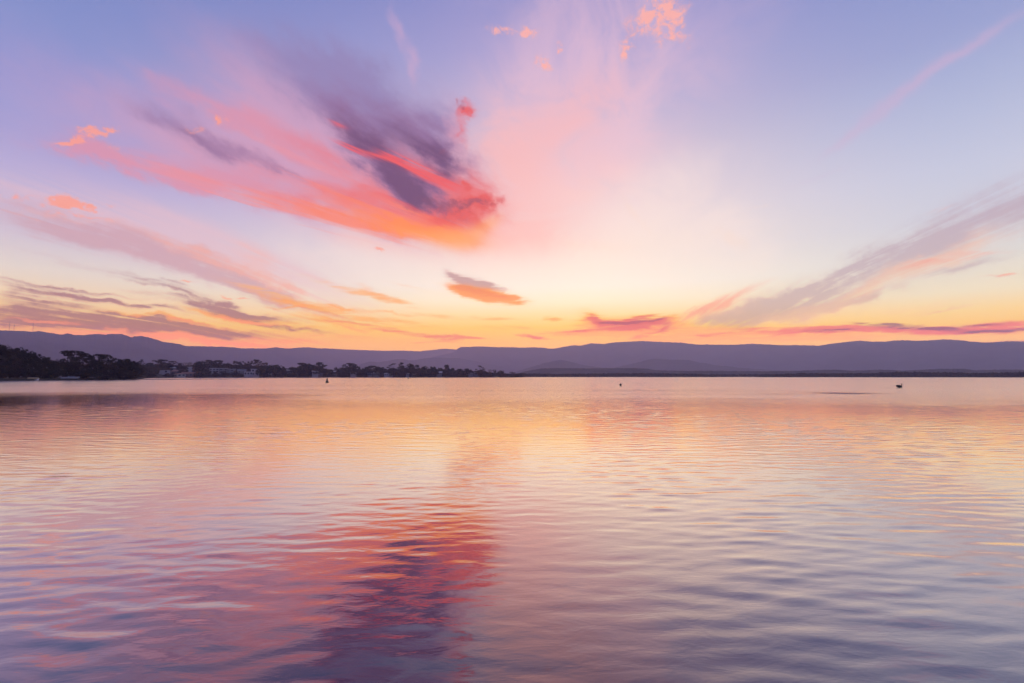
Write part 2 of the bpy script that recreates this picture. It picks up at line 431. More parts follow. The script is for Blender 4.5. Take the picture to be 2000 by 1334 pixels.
def copy_tree(o, parent=None):
    c = o.copy(); COL.objects.link(c); c.parent = parent
    for ch in o.children:
        copy_tree(ch, c)
    return c


class MB:
    def __init__(self):
        self.v, self.f = [], []

    def add(self, vs, fs):
        b = len(self.v)
        self.v += [tuple(v) for v in vs]
        self.f += [tuple(i + b for i in f) for f in fs]

    def box(self, x0, x1, y0, y1, z0, z1):
        self.add([(x0, y0, z0), (x1, y0, z0), (x1, y1, z0), (x0, y1, z0), (x0, y0, z1), (x1, y0, z1), (x1, y1, z1), (x0, y1, z1)],
                 [(0, 3, 2, 1), (4, 5, 6, 7), (0, 1, 5, 4), (1, 2, 6, 5), (2, 3, 7, 6), (3, 0, 4, 7)])

    def lathe(self, prof, seg=16, c=(0, 0, 0)):
        vs, fs = [], []
        for r, z in prof:
            for k in range(seg):
                a = 2 * math.pi * k / seg
                vs.append((c[0] + r * math.cos(a), c[1] + r * math.sin(a), c[2] + z))
        n = len(prof)
        for i in range(n - 1):
            for k in range(seg):
                k2 = (k + 1) % seg
                fs.append((i * seg + k, i * seg + k2, (i + 1) * seg + k2, (i + 1) * seg + k))
        fs.append(tuple(range(seg - 1, -1, -1)))
        fs.append(tuple((n - 1) * seg + k for k in range(seg)))
        self.add(vs, fs)

    def tube(self, pts, rads, seg=7):
        pts = [Vector(p) for p in pts]
        vs, fs = [], []
        for i, p in enumerate(pts):
            t = (pts[min(i + 1, len(pts) - 1)] - pts[max(i - 1, 0)]).normalized()
            u = t.cross(Vector((0.31, 0.95, 0.05)))
            if u.length < 1e-3:
                u = t.cross(Vector((1, 0, 0)))
            u.normalize(); w = t.cross(u)
            for k in range(seg):
                a = 2 * math.pi * k / seg
                vs.append(p + (u * math.cos(a) + w * math.sin(a)) * rads[i])
        for i in range(len(pts) - 1):
            for k in range(seg):
                k2 = (k + 1) % seg
                fs.append((i * seg + k, i * seg + k2, (i + 1) * seg + k2, (i + 1) * seg + k))
        fs.append(tuple(range(seg - 1, -1, -1)))
        fs.append(tuple((len(pts) - 1) * seg + k for k in range(seg)))
        self.add(vs, fs)

    def rings(self, rings):
        """closed skin through rings of equal length (smooth bodies)"""
        n = len(rings[0]); vs = [p for r in rings for p in r]; fs = []
        for i in range(len(rings) - 1):
            for k in range(n):
                k2 = (k + 1) % n
                fs.append((i * n + k, i * n + k2, (i + 1) * n + k2, (i + 1) * n + k))
        fs.append(tuple(range(n - 1, -1, -1)))
        fs.append(tuple((len(rings) - 1) * n + k for k in range(n)))
        self.add(vs, fs)

    def build(self, name, mat, parent=None, smooth=False):
        return link(name, self.v, self.f, mat, parent, smooth)


def material(name, base, rough=0.8, var=0.25, scale=1.0, spec=0.3, coord='Object'):
    m = bpy.data.materials.new(name)
    m.use_nodes = True
    N = NT(m.node_tree)
    bs = N.n['Principled BSDF']
    t = N.n.new('ShaderNodeTexCoord')
    nz = N.noise(t.outputs[coord], scale, 4.0, 0.6)
    a = tuple(c * (1 - var) for c in base); b = tuple(min(1, c * (1 + var)) for c in base)
    N.put(bs.inputs['Base Color'], N.mix(N.rng(nz, .3, .7), a, b))
    bs.inputs['Roughness'].default_value = rough
    bs.inputs['Specular IOR Level'].default_value = spec
    return m


M_leaf = material('foliage_dark', (0.030, 0.029, 0.019), .9, .5, .35, .1)
M_leaf2 = material('foliage_brown', (0.040, 0.030, 0.022), .9, .45, .35, .1)
M_bark = material('bark', (0.09, 0.075, 0.06), .9, .3, 3.0, .1)
M_land = material('shore_grass', (0.055, 0.048, 0.035), .95, .45, .02, .05, 'Object')
M_sand = material('wet_sand', (0.12, 0.09, 0.07), .7, .3, .2, .3)
M_mount = material('mountain_forest', (0.040, 0.042, 0.036), .95, .5, .004, .0, 'Object')
M_wood = material('mangrove', (0.032, 0.030, 0.024), .95, .5, .08, .0, 'Object')
M_mid = material('paddock_and_scrub', (0.055, 0.052, 0.038), .95, .5, .012, .0, 'Object')
M_white = material('white_render', (0.27, 0.27, 0.30), .7, .06, .5)
M_cream = material('cream_render', (0.36, 0.33, 0.30), .75, .08, .5)
M_grey = material('grey_render', (0.13, 0.135, 0.145), .75, .1, .5)
M_pinkw = material('pink_brick', (0.36, 0.30, 0.32), .8, .12, .8)
M_brick = material('brown_brick', (0.13, 0.08, 0.07), .85, .25, 1.2)
M_tile = material('terracotta_tiles', (0.26, 0.13, 0.09), .75, .2, .9)
M_roofg = material('grey_tiles', (0.13, 0.13, 0.14), .7, .2, .9)
M_roofp = material('pale_metal_roof', (0.5, 0.47, 0.48), .45, .05, .5)
M_glass = material('dark_window_glass', (0.02, 0.022, 0.03), .15, .1, 1.0, .5)
M_stone = material('seawall_stone', (0.38, 0.35, 0.33), .85, .2, .6)
M_steel = material('galvanised_steel', (0.22, 0.22, 0.23), .6, .15, .5)
M_buoy = material('buoy_paint', (0.05, 0.035, 0.03), .5, .3, 4.0)
M_boatw = material('white_gelcoat', (0.30, 0.31, 0.36), .35, .05, 1.0)
M_boaty = material('yellow_gelcoat', (0.26, 0.19, 0.09), .4, .1, 1.0)
M_featd = material('dark_feathers', (0.028, 0.027, 0.034), .7, .3, 12.0)
M_featw = material('white_feathers', (0.72, 0.70, 0.68), .8, .1, 12.0)
M_bill = material('pink_bill', (0.45, 0.27, 0.22), .5, .1, 12.0)


def vnoise(seed, n=256):
    rs = np.random.RandomState(seed)
    g = rs.rand(n, n)

    def f(x, y):
        x = np.asarray(x, float); y = np.asarray(y, float)
        xi = np.floor(x).astype(int); yi = np.floor(y).astype(int)
        fx = x - xi; fy = y - yi
        fx = fx * fx * (3 - 2 * fx); fy = fy * fy * (3 - 2 * fy)
        a = g[xi % n, yi % n]; b = g[(xi + 1) % n, yi % n]; c = g[xi % n, (yi + 1) % n]; d = g[(xi + 1) % n, (yi + 1) % n]
        return (a * (1 - fx) + b * fx) * (1 - fy) + (c * (1 - fx) + d * fx) * fy - 0.5
    return f


VN = vnoise(5)


def fbm(x, y, o=4):
    s, a = 0.0, 1.0
    for k in range(o):
        s = s + a * VN(x * 2 ** k + 17.3 * k, y * 2 ** k + 9.1 * k); a *= 0.5
    return s


# ------------------------------------------------------------------ shoreline and ground
SHORE = [(-1400, 200), (-400, 235), (0, 256), (150, 262), (232, 285), (262, 330), (290, 560), (340, 640), (500, 690), (700, 705),
         (900, 705), (1000, 720), (1012, 760), (1030, 1060), (1200, 1110), (1390, 1150), (1405, 1320), (1470, 1320), (1490, 1060),
         (2000, 1010), (2600, 960), (4200, 900)]


def px_az(px):
    return math.atan2((px - 1000.0) / F, math.cos(PITCH))


SH_A = np.array([px_az(p) for p, _ in SHORE]); SH_R = np.array([r for _, r in SHORE])


def shore_r(az):
    return np.interp(az, SH_A, SH_R)


def ground_z(x, y):
    az = np.arctan2(x, y); r = np.hypot(x, y)
    s = r - shore_r(az)
    town = np.interp(az, [px_az(230), px_az(320), px_az(620), px_az(960), px_az(1010)], [0.0, 1.0, 1.0, .45, 0.0])
    z = np.interp(s, [-40, 0, 1.5, 6, 14000], [-1.0, 0.0, 0.35, 0.75, 1.6])
    z = z + town * np.interp(s, [8, 70, 300, 900], [0, 5.2, 7.0, 6.0])
    return z + 0.15 * np.clip(s / 10, 0, 1) * fbm(x * .05, y * .05, 3)


def at(px, r):
    """ground point on the bearing of photo column px at distance r"""
    a = px_az(px)
    x, y = r * math.sin(a), r * math.cos(a)
    return x, y


def z_at(px, py, r):
    """height seen at photo row py at distance r on that bearing"""
    d = dirpx(px, py)
    return CAM_H + r * d[2] / math.hypot(d[0], d[1])


azs = np.linspace(R(-66), R(70), 700)
offs = np.concatenate([[-40, -12, 0, .8, 1.6, 3, 6], np.linspace(10, 90, 12), np.geomspace(110, 12200, 26)])
A, S = np.meshgrid(azs, offs, indexing='ij')
RR = shore_r(A) + S
GX, GY = RR * np.sin(A), RR * np.cos(A)
GZ = ground_z(GX, GY)
na, ns = A.shape
idx = np.arange(na * ns).reshape(na, ns)
gf = np.stack([idx[:-1, :-1], idx[:-1, 1:], idx[1:, 1:], idx[1:, :-1]], -1).reshape(-1, 4)
g = link('ground', np.stack([GX, GY, GZ], -1).reshape(-1, 3), gf[:, ::-1], M_land, None, True)
tag(g, 'dark grassy ground along the far lake shore', 'ground', kind='structure')

# ------------------------------------------------------------------ mountains and foothills
def ridge(name, pts, label, mat, front, back, spur, seed, rows=26, step=1.6, rough=1.0, base=0.0):
    """pts: (px, py, distance); the crest is the skyline, the front slope runs toward the lake in spurs"""
    pts = sorted(pts)
    xs = np.arange(pts[0][0], pts[-1][0] + .01, step)
    py = np.interp(xs, [p[0] for p in pts], [p[1] for p in pts])
    rr = np.interp(xs, [p[0] for p in pts], [p[2] for p in pts])
    az = np.array([px_az(x) for x in xs])
    h = np.array([z_at(a, b, c) for a, b, c in zip(xs, py, rr)])
    h = h + rough * (VN(xs * .35, xs * 0 + seed) * 4.0 + VN(xs * .9, xs * 0 + seed + 7) * 3.0)
    V = []
    for j in range(rows + 6):
        if j <= rows:
            t = j / rows
            r = rr - front * (1 - t)
            sp = fbm(xs * .012 + seed, xs * 0 + t * 1.7 + seed, 4)
            prof = t ** 1.25 * (1 + spur * sp * (1 - t) * 4 * min(1, t * 3))
            z = base + (h - base) * np.clip(prof, 0.0, 0.985 if t < 1 else 1.0)
            r = r + 140 * sp * (1 - t)
        else:
            t = (j - rows) / 6
            r = rr + back * t
            z = base + (h - base) * (1 - t ** 1.5)
        V.append(np.stack([r * np.sin(az), r * np.cos(az), z - (0.0 if j else 3.0)], -1))
    V = np.stack(V, 1)
    n, m = V.shape[:2]
    ix = np.arange(n * m).reshape(n, m)
    f = np.stack([ix[:-1, :-1], ix[1:, :-1], ix[1:, 1:], ix[:-1, 1:]], -1).reshape(-1, 4)
    o = link(name, V.reshape(-1, 3), f, mat, None, True)
    return tag(o, label, 'mountain', kind='structure')


LEFT = [(-500, 640), (-200, 650), (0, 645), (25, 646), (45, 646), (62, 648), (75, 646), (90, 649), (108, 652), (120, 653), (132, 651), (145, 654),
        (160, 654.5), (175, 653), (190, 652), (207, 653.5), (212, 652), (235, 652), (250, 656), (256, 659), (262, 657), (275, 656),
        (290, 659), (305, 663), (320, 668), (335, 669), (350, 672), (365, 676), (400, 676), (430, 677), (455, 678), (470, 680),
        (520, 680.5), (540, 678), (552, 680), (565, 680.5), (580, 679), (600, 678), (620, 680), (650, 681), (670, 682), (690, 683),
        (720, 684), (750, 685), (780, 684.5), (800, 685), (820, 686), (840, 684), (855, 682), (870, 681), (885, 682), (900, 684), (960, 690), (1010, 700)]
ridge('mountain', [(x, y, float(np.interp(x, [-500, 0, 300, 500, 850, 1010], [4600, 5000, 5600, 6800, 10200, 10600]))) for x, y in LEFT],
      'long mountain range falling away from the left edge to a hazy low end', M_mount, 1700, 1200, .28, 3)
RIGHT = [(800, 712), (830, 704), (850, 696), (870, 692), (886, 688), (895, 680), (900, 677.5), (915, 677.5), (940, 676.5), (970, 678), (1000, 678), (1020, 679),
         (1040, 678), (1060, 679), (1075, 681), (1085, 680.5), (1100, 677.5), (1120, 674), (1135, 675), (1155, 670), (1180, 672),
         (1195, 669), (1230, 667), (1255, 666), (1275, 667), (1300, 668), (1330, 669), (1345, 671), (1365, 673), (1380, 672.5),
         (1400, 673), (1440, 673), (1470, 671), (1490, 672), (1520, 674), (1560, 674), (1600, 675), (1625, 671), (1660, 667),
         (1680, 665), (1700, 667), (1735, 667), (1745, 665), (1765, 664), (1790, 665.5), (1810, 665), (1830, 663.5), (1848, 662.5),
         (1870, 664), (1890, 666), (1915, 668.5), (1940, 668.5), (1965, 666.5), (2000, 667), (2300, 664), (2700, 668)]
ridge('mountain', [(x, y, float(np.interp(x, [800, 1200, 1700, 2700], [8600, 8000, 7200, 6000]))) for x, y in RIGHT],
      'broad flat-topped mountain range filling the right half of the skyline', M_mount, 1900, 1400, .28, 9)
ridge('hill', [(560, 735, 6000), (640, 728, 6000), (700, 714, 6000), (712, 709, 6000), (725, 706, 6000), (740, 707.5, 6000), (760, 704.5, 6100), (775, 701.5, 6200),
               (790, 701.5, 6300), (800, 704, 6400), (815, 703, 6500), (830, 700, 6600), (850, 698, 6800), (900, 700, 7000), (960, 712, 7000), (1040, 730, 7000)],
      'hazy stepped foothill low in front of the gap between the ranges', M_mount, 800, 700, .2, 14, 14)
ridge('hill', [(985, 733, 5100), (1030, 719, 5100), (1060, 710, 5100), (1085, 704.5, 5100), (1098, 703.2, 5100), (1112, 706, 5100), (1135, 712, 5100), (1165, 717, 5100), (1200, 722, 5100), (1260, 733, 5100)],
      'small pointed hill behind the tree line right of the headland', M_mount, 700, 600, .2, 21, 14)
ridge('hill', [(1160, 730, 5100), (1200, 718, 5100), (1240, 709, 5100), (1262, 703, 5100), (1278, 700.5, 5100), (1300, 702.5, 5100), (1325, 702.5, 5100), (1345, 703, 5100), (1365, 708, 5100), (1380, 710, 5100), (1400, 714, 5100),
               (1425, 715.5, 5000), (1440, 718, 5000), (1470, 720, 5000), (1520, 724, 5000), (1600, 733, 5000)],
      'low double-humped hill in front of the right range', M_mount, 700, 600, .2, 27, 14)
ridge('hill', [(1000, 733, 2500), (1025, 725, 2500), (1050, 721, 2500), (1060, 719.5, 2500), (1090, 719, 2500), (1160, 719.5, 2500), (1170, 719, 2500), (1240, 719, 2500), (1262, 720, 2500), (1280, 723, 2500), (1310, 724, 2500), (1330, 726, 2500), (1350, 733, 2500)],
      'low wooded rise with pale paddocks above the mangroves', M_mid, 500, 500, .1, 33, 10, 0.8, .35)
ridge('hill', [(1290, 733, 2300), (1312, 724, 2300), (1340, 724.5, 2300), (1385, 724, 2300), (1410, 724.5, 2300), (1490, 725, 2300), (1560, 724, 2400), (1600, 722.5, 2500), (1630, 722, 2500), (1660, 724, 2500), (1720, 722, 2500),
               (1760, 724, 2500), (1830, 720.5, 2500), (1880, 720.5, 2500), (1900, 723, 2500), (1950, 722, 2500), (2000, 722, 2500), (2300, 724, 2500), (2700, 724, 2500)],
      'flat wooded lowland strip in front of the right range', M_mid, 500, 600, .1, 38, 10, 0.8, .35)

# ------------------------------------------------------------------ mangrove woods: each reads as one mass
def wood(name, px0, px1, tops, setback, depth, label, seed, base_off=2.0, mat=None):
    rs = np.random.RandomState(seed)
    V, Fc = [], []
    width = abs(px1 - px0) / F * 1050
    n = int(width * depth / 16)
    for i in range(n):
        px = rs.uniform(px0, px1)
        dd = depth * rs.rand() ** 1.8
        a = px_az(px); r = float(shore_r(a)) + base_off + dd
        x, y = r * math.sin(a), r * math.cos(a)
        gz = float(ground_z(x, y))
        top = z_at(px, np.interp(px, [t[0] for t in tops], [t[1] for t in tops]), float(shore_r(a)) + base_off + depth)
        h = max(2.0, (top - gz) * (0.55 + 0.4 * dd / depth) * rs.uniform(.84, 1.05))
        w = rs.uniform(3.0, 5.5)
        nb = 34
        for k in range(nb):
            # leaf clump quads over a rounded crown
            u = rs.normal(size=3); u /= np.linalg.norm(u)
            rad = rs.uniform(.7, 1.0)
            c = np.array([x + u[0] * w * rad, y + u[1] * w * .8 * rad, gz + h * .5 + u[2] * h * .5 * rad])
            e1 = rs.normal(size=3); e1 /= np.linalg.norm(e1)
            e2 = np.cross(e1, rs.normal(size=3)); e2 /= np.linalg.norm(e2)
            s = rs.uniform(.6, 1.3)
            b = len(V)
            V += [c - e1 * s - e2 * s, c + e1 * s - e2 * s, c + e1 * s + e2 * s, c - e1 * s + e2 * s]
            Fc.append((b, b + 1, b + 2, b + 3))
        # solid heart of the crown
        b = len(V)
        hw = w * .8
        for zz, ww in ((gz - .5, .9), (gz + h * .55, 1.0), (gz + h * .88, .55)):
            for k in range(6):
                aa = k * math.pi / 3 + seed
                V.append(np.array([x + hw * ww * math.cos(aa), y + hw * ww * math.sin(aa), zz]))
        for q in range(2):
            for k in range(6):
                k2 = (k + 1) % 6
                Fc.append((b + q * 6 + k, b + q * 6 + k2, b + q * 6 + 6 + k2, b + q * 6 + 6 + k))
        Fc.append(tuple(b + 12 + k for k in range(6)))
    o = link(name, V, Fc, mat or M_wood)
    return tag(o, label, 'wood', kind='stuff')


wood('mangrove_wood', 1006, 1402, [(1006, 728.5), (1060, 729), (1080, 730), (1140, 729), (1200, 728), (1290, 728), (1330, 729), (1370, 730), (1385, 732), (1402, 735)],
     0, 60, 'low dark mangrove wood along the far shore beside the headland', 4)
wood('mangrove_wood', 1385, 1500, [(1385, 730), (1440, 730.5), (1500, 730)], 0, 50, 'recessed dark wood at the back of the far bay', 6)
wood('mangrove_wood', 1478, 2120, [(1478, 733), (1510, 730.5), (1560, 728), (1580, 728), (1620, 728.5), (1700, 728.5), (1712, 726.5), (1760, 725.5), (1800, 725.5), (1860, 727), (1900, 728), (1980, 727), (2000, 724.5), (2120, 725)],
     0, 60, 'low dark mangrove wood running out to the right edge', 8)

wood('town_wood', 262, 985, [(262, 709), (300, 711), (345, 713), (390, 711), (440, 711), (520, 712), (560, 719), (600, 714), (650, 722), (700, 720), (760, 720), (820, 718), (880, 721), (930, 724), (985, 730)],
     0, 50, 'dark mass of trees on the rise behind the lakeside houses', 12, 60, M_leaf)

# ------------------------------------------------------------------ lake
def water_material():
    m = bpy.data.materials.new('lake_water')
    m.use_nodes = True
    N = NT(m.node_tree); N.n.clear()
    geo = N.n.new('ShaderNodeNewGeometry')
    pos = geo.outputs['Position']
    px_, py_, pz_ = N.sep(pos)
    big = N.noise(N.vec('MULTIPLY', pos, (.05, .11, 0)), 1.0, 2.0, .5)
    # breeze: the open lake is ruffled, the water near the bank lies calm; slicks are calm islands
    edge = N.math('MULTIPLY_ADD', big, 16.0, -8.0)
    lee = N.rng(px_, -10.0, -24.0, 0.0, 14.0)
    ruff = N.rng(N.math('SUBTRACT', N.math('ADD', py_, edge), lee), 17.0, 40.0)
    bands = N.noise(N.vec('MULTIPLY', pos, (.012, .10, 0)), 1.0, 4.0, .6)

    def slick(cx, cy, lx, ly, w=1.0):
        a = N.math('MULTIPLY', N.math('SUBTRACT', px_, cx), 1.0 / lx)
        b = N.math('MULTIPLY', N.math('SUBTRACT', py_, cy), 1.0 / ly)
        e = N.math('POWER', .36788, N.math('MULTIPLY_ADD', a, a, N.math('MULTIPLY', b, b)))
        return N.math('MULTIPLY', e, w)
    sl = N.math('ADD', slick(31.6, 46.6, 2.3, 2.0, 1.4), slick(24.0, 44.5, 1.6, .7, .7))
    sl = N.math('MINIMUM', sl, 1.0)
    ruff = N.math('MULTIPLY', ruff, N.math('SUBTRACT', 1.0, sl))
    rough = N.math('MULTIPLY_ADD', ruff, N.math('MULTIPLY_ADD', bands, .14, .06), .05)

    def rot(ang, sx, sy, off):
        a = R(ang)
        u = N.vec('DOT_PRODUCT', pos, (math.cos(a) * sx, math.sin(a) * sx, 0))
        v = N.vec('DOT_PRODUCT', pos, (-math.sin(a) * sy, math.cos(a) * sy, 0))
        return N.comb(u, v, off)
    # the ripples themselves are modelled; this adds the finest wrinkles and the chop of the open lake
    w3 = N.noise(rot(3, 3.2, 7.5, 9.0), 1.0, 3.0, .55, .3)
    chop = N.noise(rot(-2, 1.1, .55, 30.0), 1.0, 2.0, .6)
    h = N.math('MULTIPLY', w3, N.math('MULTIPLY', N.math('SUBTRACT', 1.0, sl), .0028))
    h = N.math('MULTIPLY_ADD', chop, N.math('MULTIPLY', ruff, .05), h)
    bump = N.n.new('ShaderNodeBump')
    bump.inputs['Strength'].default_value = 1.0
    bump.inputs['Distance'].default_value = 1.0
    if 'Filter Width' in bump.inputs:
        bump.inputs['Filter Width'].default_value = 0.1
    N.put(bump.inputs['Height'], h)
    fr = N.n.new('ShaderNodeLayerWeight'); fr.inputs['Blend'].default_value = 0.5
    N.put(fr.inputs['Normal'], bump.outputs[0])
    refl = N.rng(fr.outputs['Facing'], .28, 1.0, .012, .99)
    dif = N.n.new('ShaderNodeBsdfDiffuse'); N.put(dif.inputs['Color'], (0.018, 0.021, 0.06, 1))
    gl = N.n.new('ShaderNodeBsdfGlossy'); gl.distribution = 'MULTI_GGX'
    N.put(gl.inputs['Color'], (1.0, 0.89, 0.82, 1)); N.put(gl.inputs['Roughness'], rough)
    N.put(gl.inputs['Normal'], bump.outputs[0])
    mx = N.n.new('ShaderNodeMixShader')
    N.put(mx.inputs[0], refl); N.l.new(dif.outputs[0], mx.inputs[1]); N.l.new(gl.outputs[0], mx.inputs[2])
    out = N.n.new('ShaderNodeOutputMaterial'); N.l.new(mx.outputs[0], out.inputs[0])
    return m


M_water = water_material()


def wave_height(X, Y, dr):
    """a calm lake surface: many small wave trains rolling in toward the bank, in patches"""
    rs = np.random.RandomState(42)
    Z = np.zeros_like(X)
    n = 110
    for i in range(n):
        lam = math.exp(rs.uniform(math.log(.11), math.log(1.15)))
        th = R(rs.choice([12.0, -14.0, 2.0]) + rs.normal() * 17.0)
        k = 2 * math.pi / lam
        wgt = math.exp(-(math.log(lam / .24) / .7) ** 2) + .16
        slope = WAVE_SLOPE * math.sqrt(2.0 / n) * wgt * 1.35
        ph = rs.uniform(0, 2 * math.pi)
        keep = np.clip((lam / np.maximum(dr, 1e-4) - 2.6) / 2.4, 0, 1)     # what the mesh can no longer carry goes to roughness
        Z += slope / k * keep * np.cos(k * (X * math.sin(th) + Y * math.cos(th)) + ph)
    env = np.clip(1.0 + 1.5 * fbm(X * .16 + 3, Y * .13, 3), .4, 1.5)
    return Z * env


WAVE_SLOPE = .040
APEX = -6.0                                  # the fine fan of mesh starts behind the viewer, so it also covers a step aside
rl = [0.25]
while rl[-1] < 66:
    rl.append(rl[-1] + (.09 if rl[-1] < 4.5 else .016 + .0026 * max(0.0, rl[-1] - 6)))
rr_w = np.concatenate([rl, np.geomspace(68, 13000, 90)])
drw = np.gradient(rr_w)
aw = np.linspace(R(-64), R(64), 860)
RW, AW = np.meshgrid(rr_w, aw, indexing='ij')
WX, WY = RW * np.sin(AW), RW * np.cos(AW) + APEX
DR = np.repeat(drw[:, None], len(aw), 1)
DR = np.maximum(DR, RW * (aw[1] - aw[0]) * .5)
WZ = np.zeros_like(WX)
near_n = len(rl)
WZ[:near_n] = wave_height(WX[:near_n], WY[:near_n], DR[:near_n]) * np.clip((65 - RW[:near_n]) / 18, 0, 1) * np.clip((R(64) - np.abs(AW[:near_n])) / R(3), 0, 1)
nw, mw = WX.shape
iw = np.arange(nw * mw).reshape(nw, mw)
fw = np.stack([iw[:-1, :-1], iw[:-1, 1:], iw[1:, 1:], iw[1:, :-1]], -1).reshape(-1, 4)[:, ::-1]
vw = np.stack([WX, WY, WZ], -1).reshape(-1, 3)
# the calm remainder of the lake, beside and behind the viewer
nb_ = len(vw)
ab = np.linspace(R(64), R(296), 60)
rb_ = np.concatenate([[.25], np.geomspace(2, 1400, 16)])
RB, AB = np.meshgrid(rb_, ab, indexing='ij')
vb_ = np.stack([RB * np.sin(AB), RB * np.cos(AB) + APEX, np.zeros_like(RB)], -1).reshape(-1, 3)
ib = nb_ + np.arange(RB.size).reshape(RB.shape)
fb_ = np.stack([ib[:-1, :-1], ib[:-1, 1:], ib[1:, 1:], ib[1:, :-1]], -1).reshape(-1, 4)[:, ::-1]
vall = np.concatenate([vw, vb_]).astype(np.float32); fall = np.concatenate([fw, fb_]).astype(np.int32)
me = bpy.data.meshes.new('water')
me.vertices.add(len(vall)); me.vertices.foreach_set('co', vall.ravel())
me.loops.add(fall.size); me.loops.foreach_set('vertex_index', fall.ravel())
me.polygons.add(len(fall)); me.polygons.foreach_set('loop_start', np.arange(0, fall.size, 4, dtype=np.int32))
me.polygons.foreach_set('use_smooth', np.ones(len(fall), bool))
me.update(calc_edges=True); me.validate()
me.materials.append(M_water)
lake = bpy.data.objects.new('water', me); COL.objects.link(lake)
tag(lake, 'calm rippled lake reflecting the sunset sky', 'lake', kind='structure')

# ------------------------------------------------------------------ trees
def clump_quads(rs, c, rad, n, size, flat=1.0):
    """n leaf quads spread through an ellipsoid"""
    u = rs.normal(size=(n, 3)); u /= np.linalg.norm(u, axis=1)[:, None]
    r = rs.uniform(0.25, 1.0, n) ** 0.5
    p = np.array(c) + u * r[:, None] * np.array([rad, rad, rad * flat])
    e1 = rs.normal(size=(n, 3)); e1 /= np.linalg.norm(e1, axis=1)[:, None]
    e2 = np.cross(e1, rs.normal(size=(n, 3))); e2 /= np.linalg.norm(e2, axis=1)[:, None]
    s = rs.uniform(.6, 1.3, (n, 1)) * size
    return np.stack([p - e1 * s, p + e2 * s * .7, p + e1 * s, p - e2 * s * .7], 1)


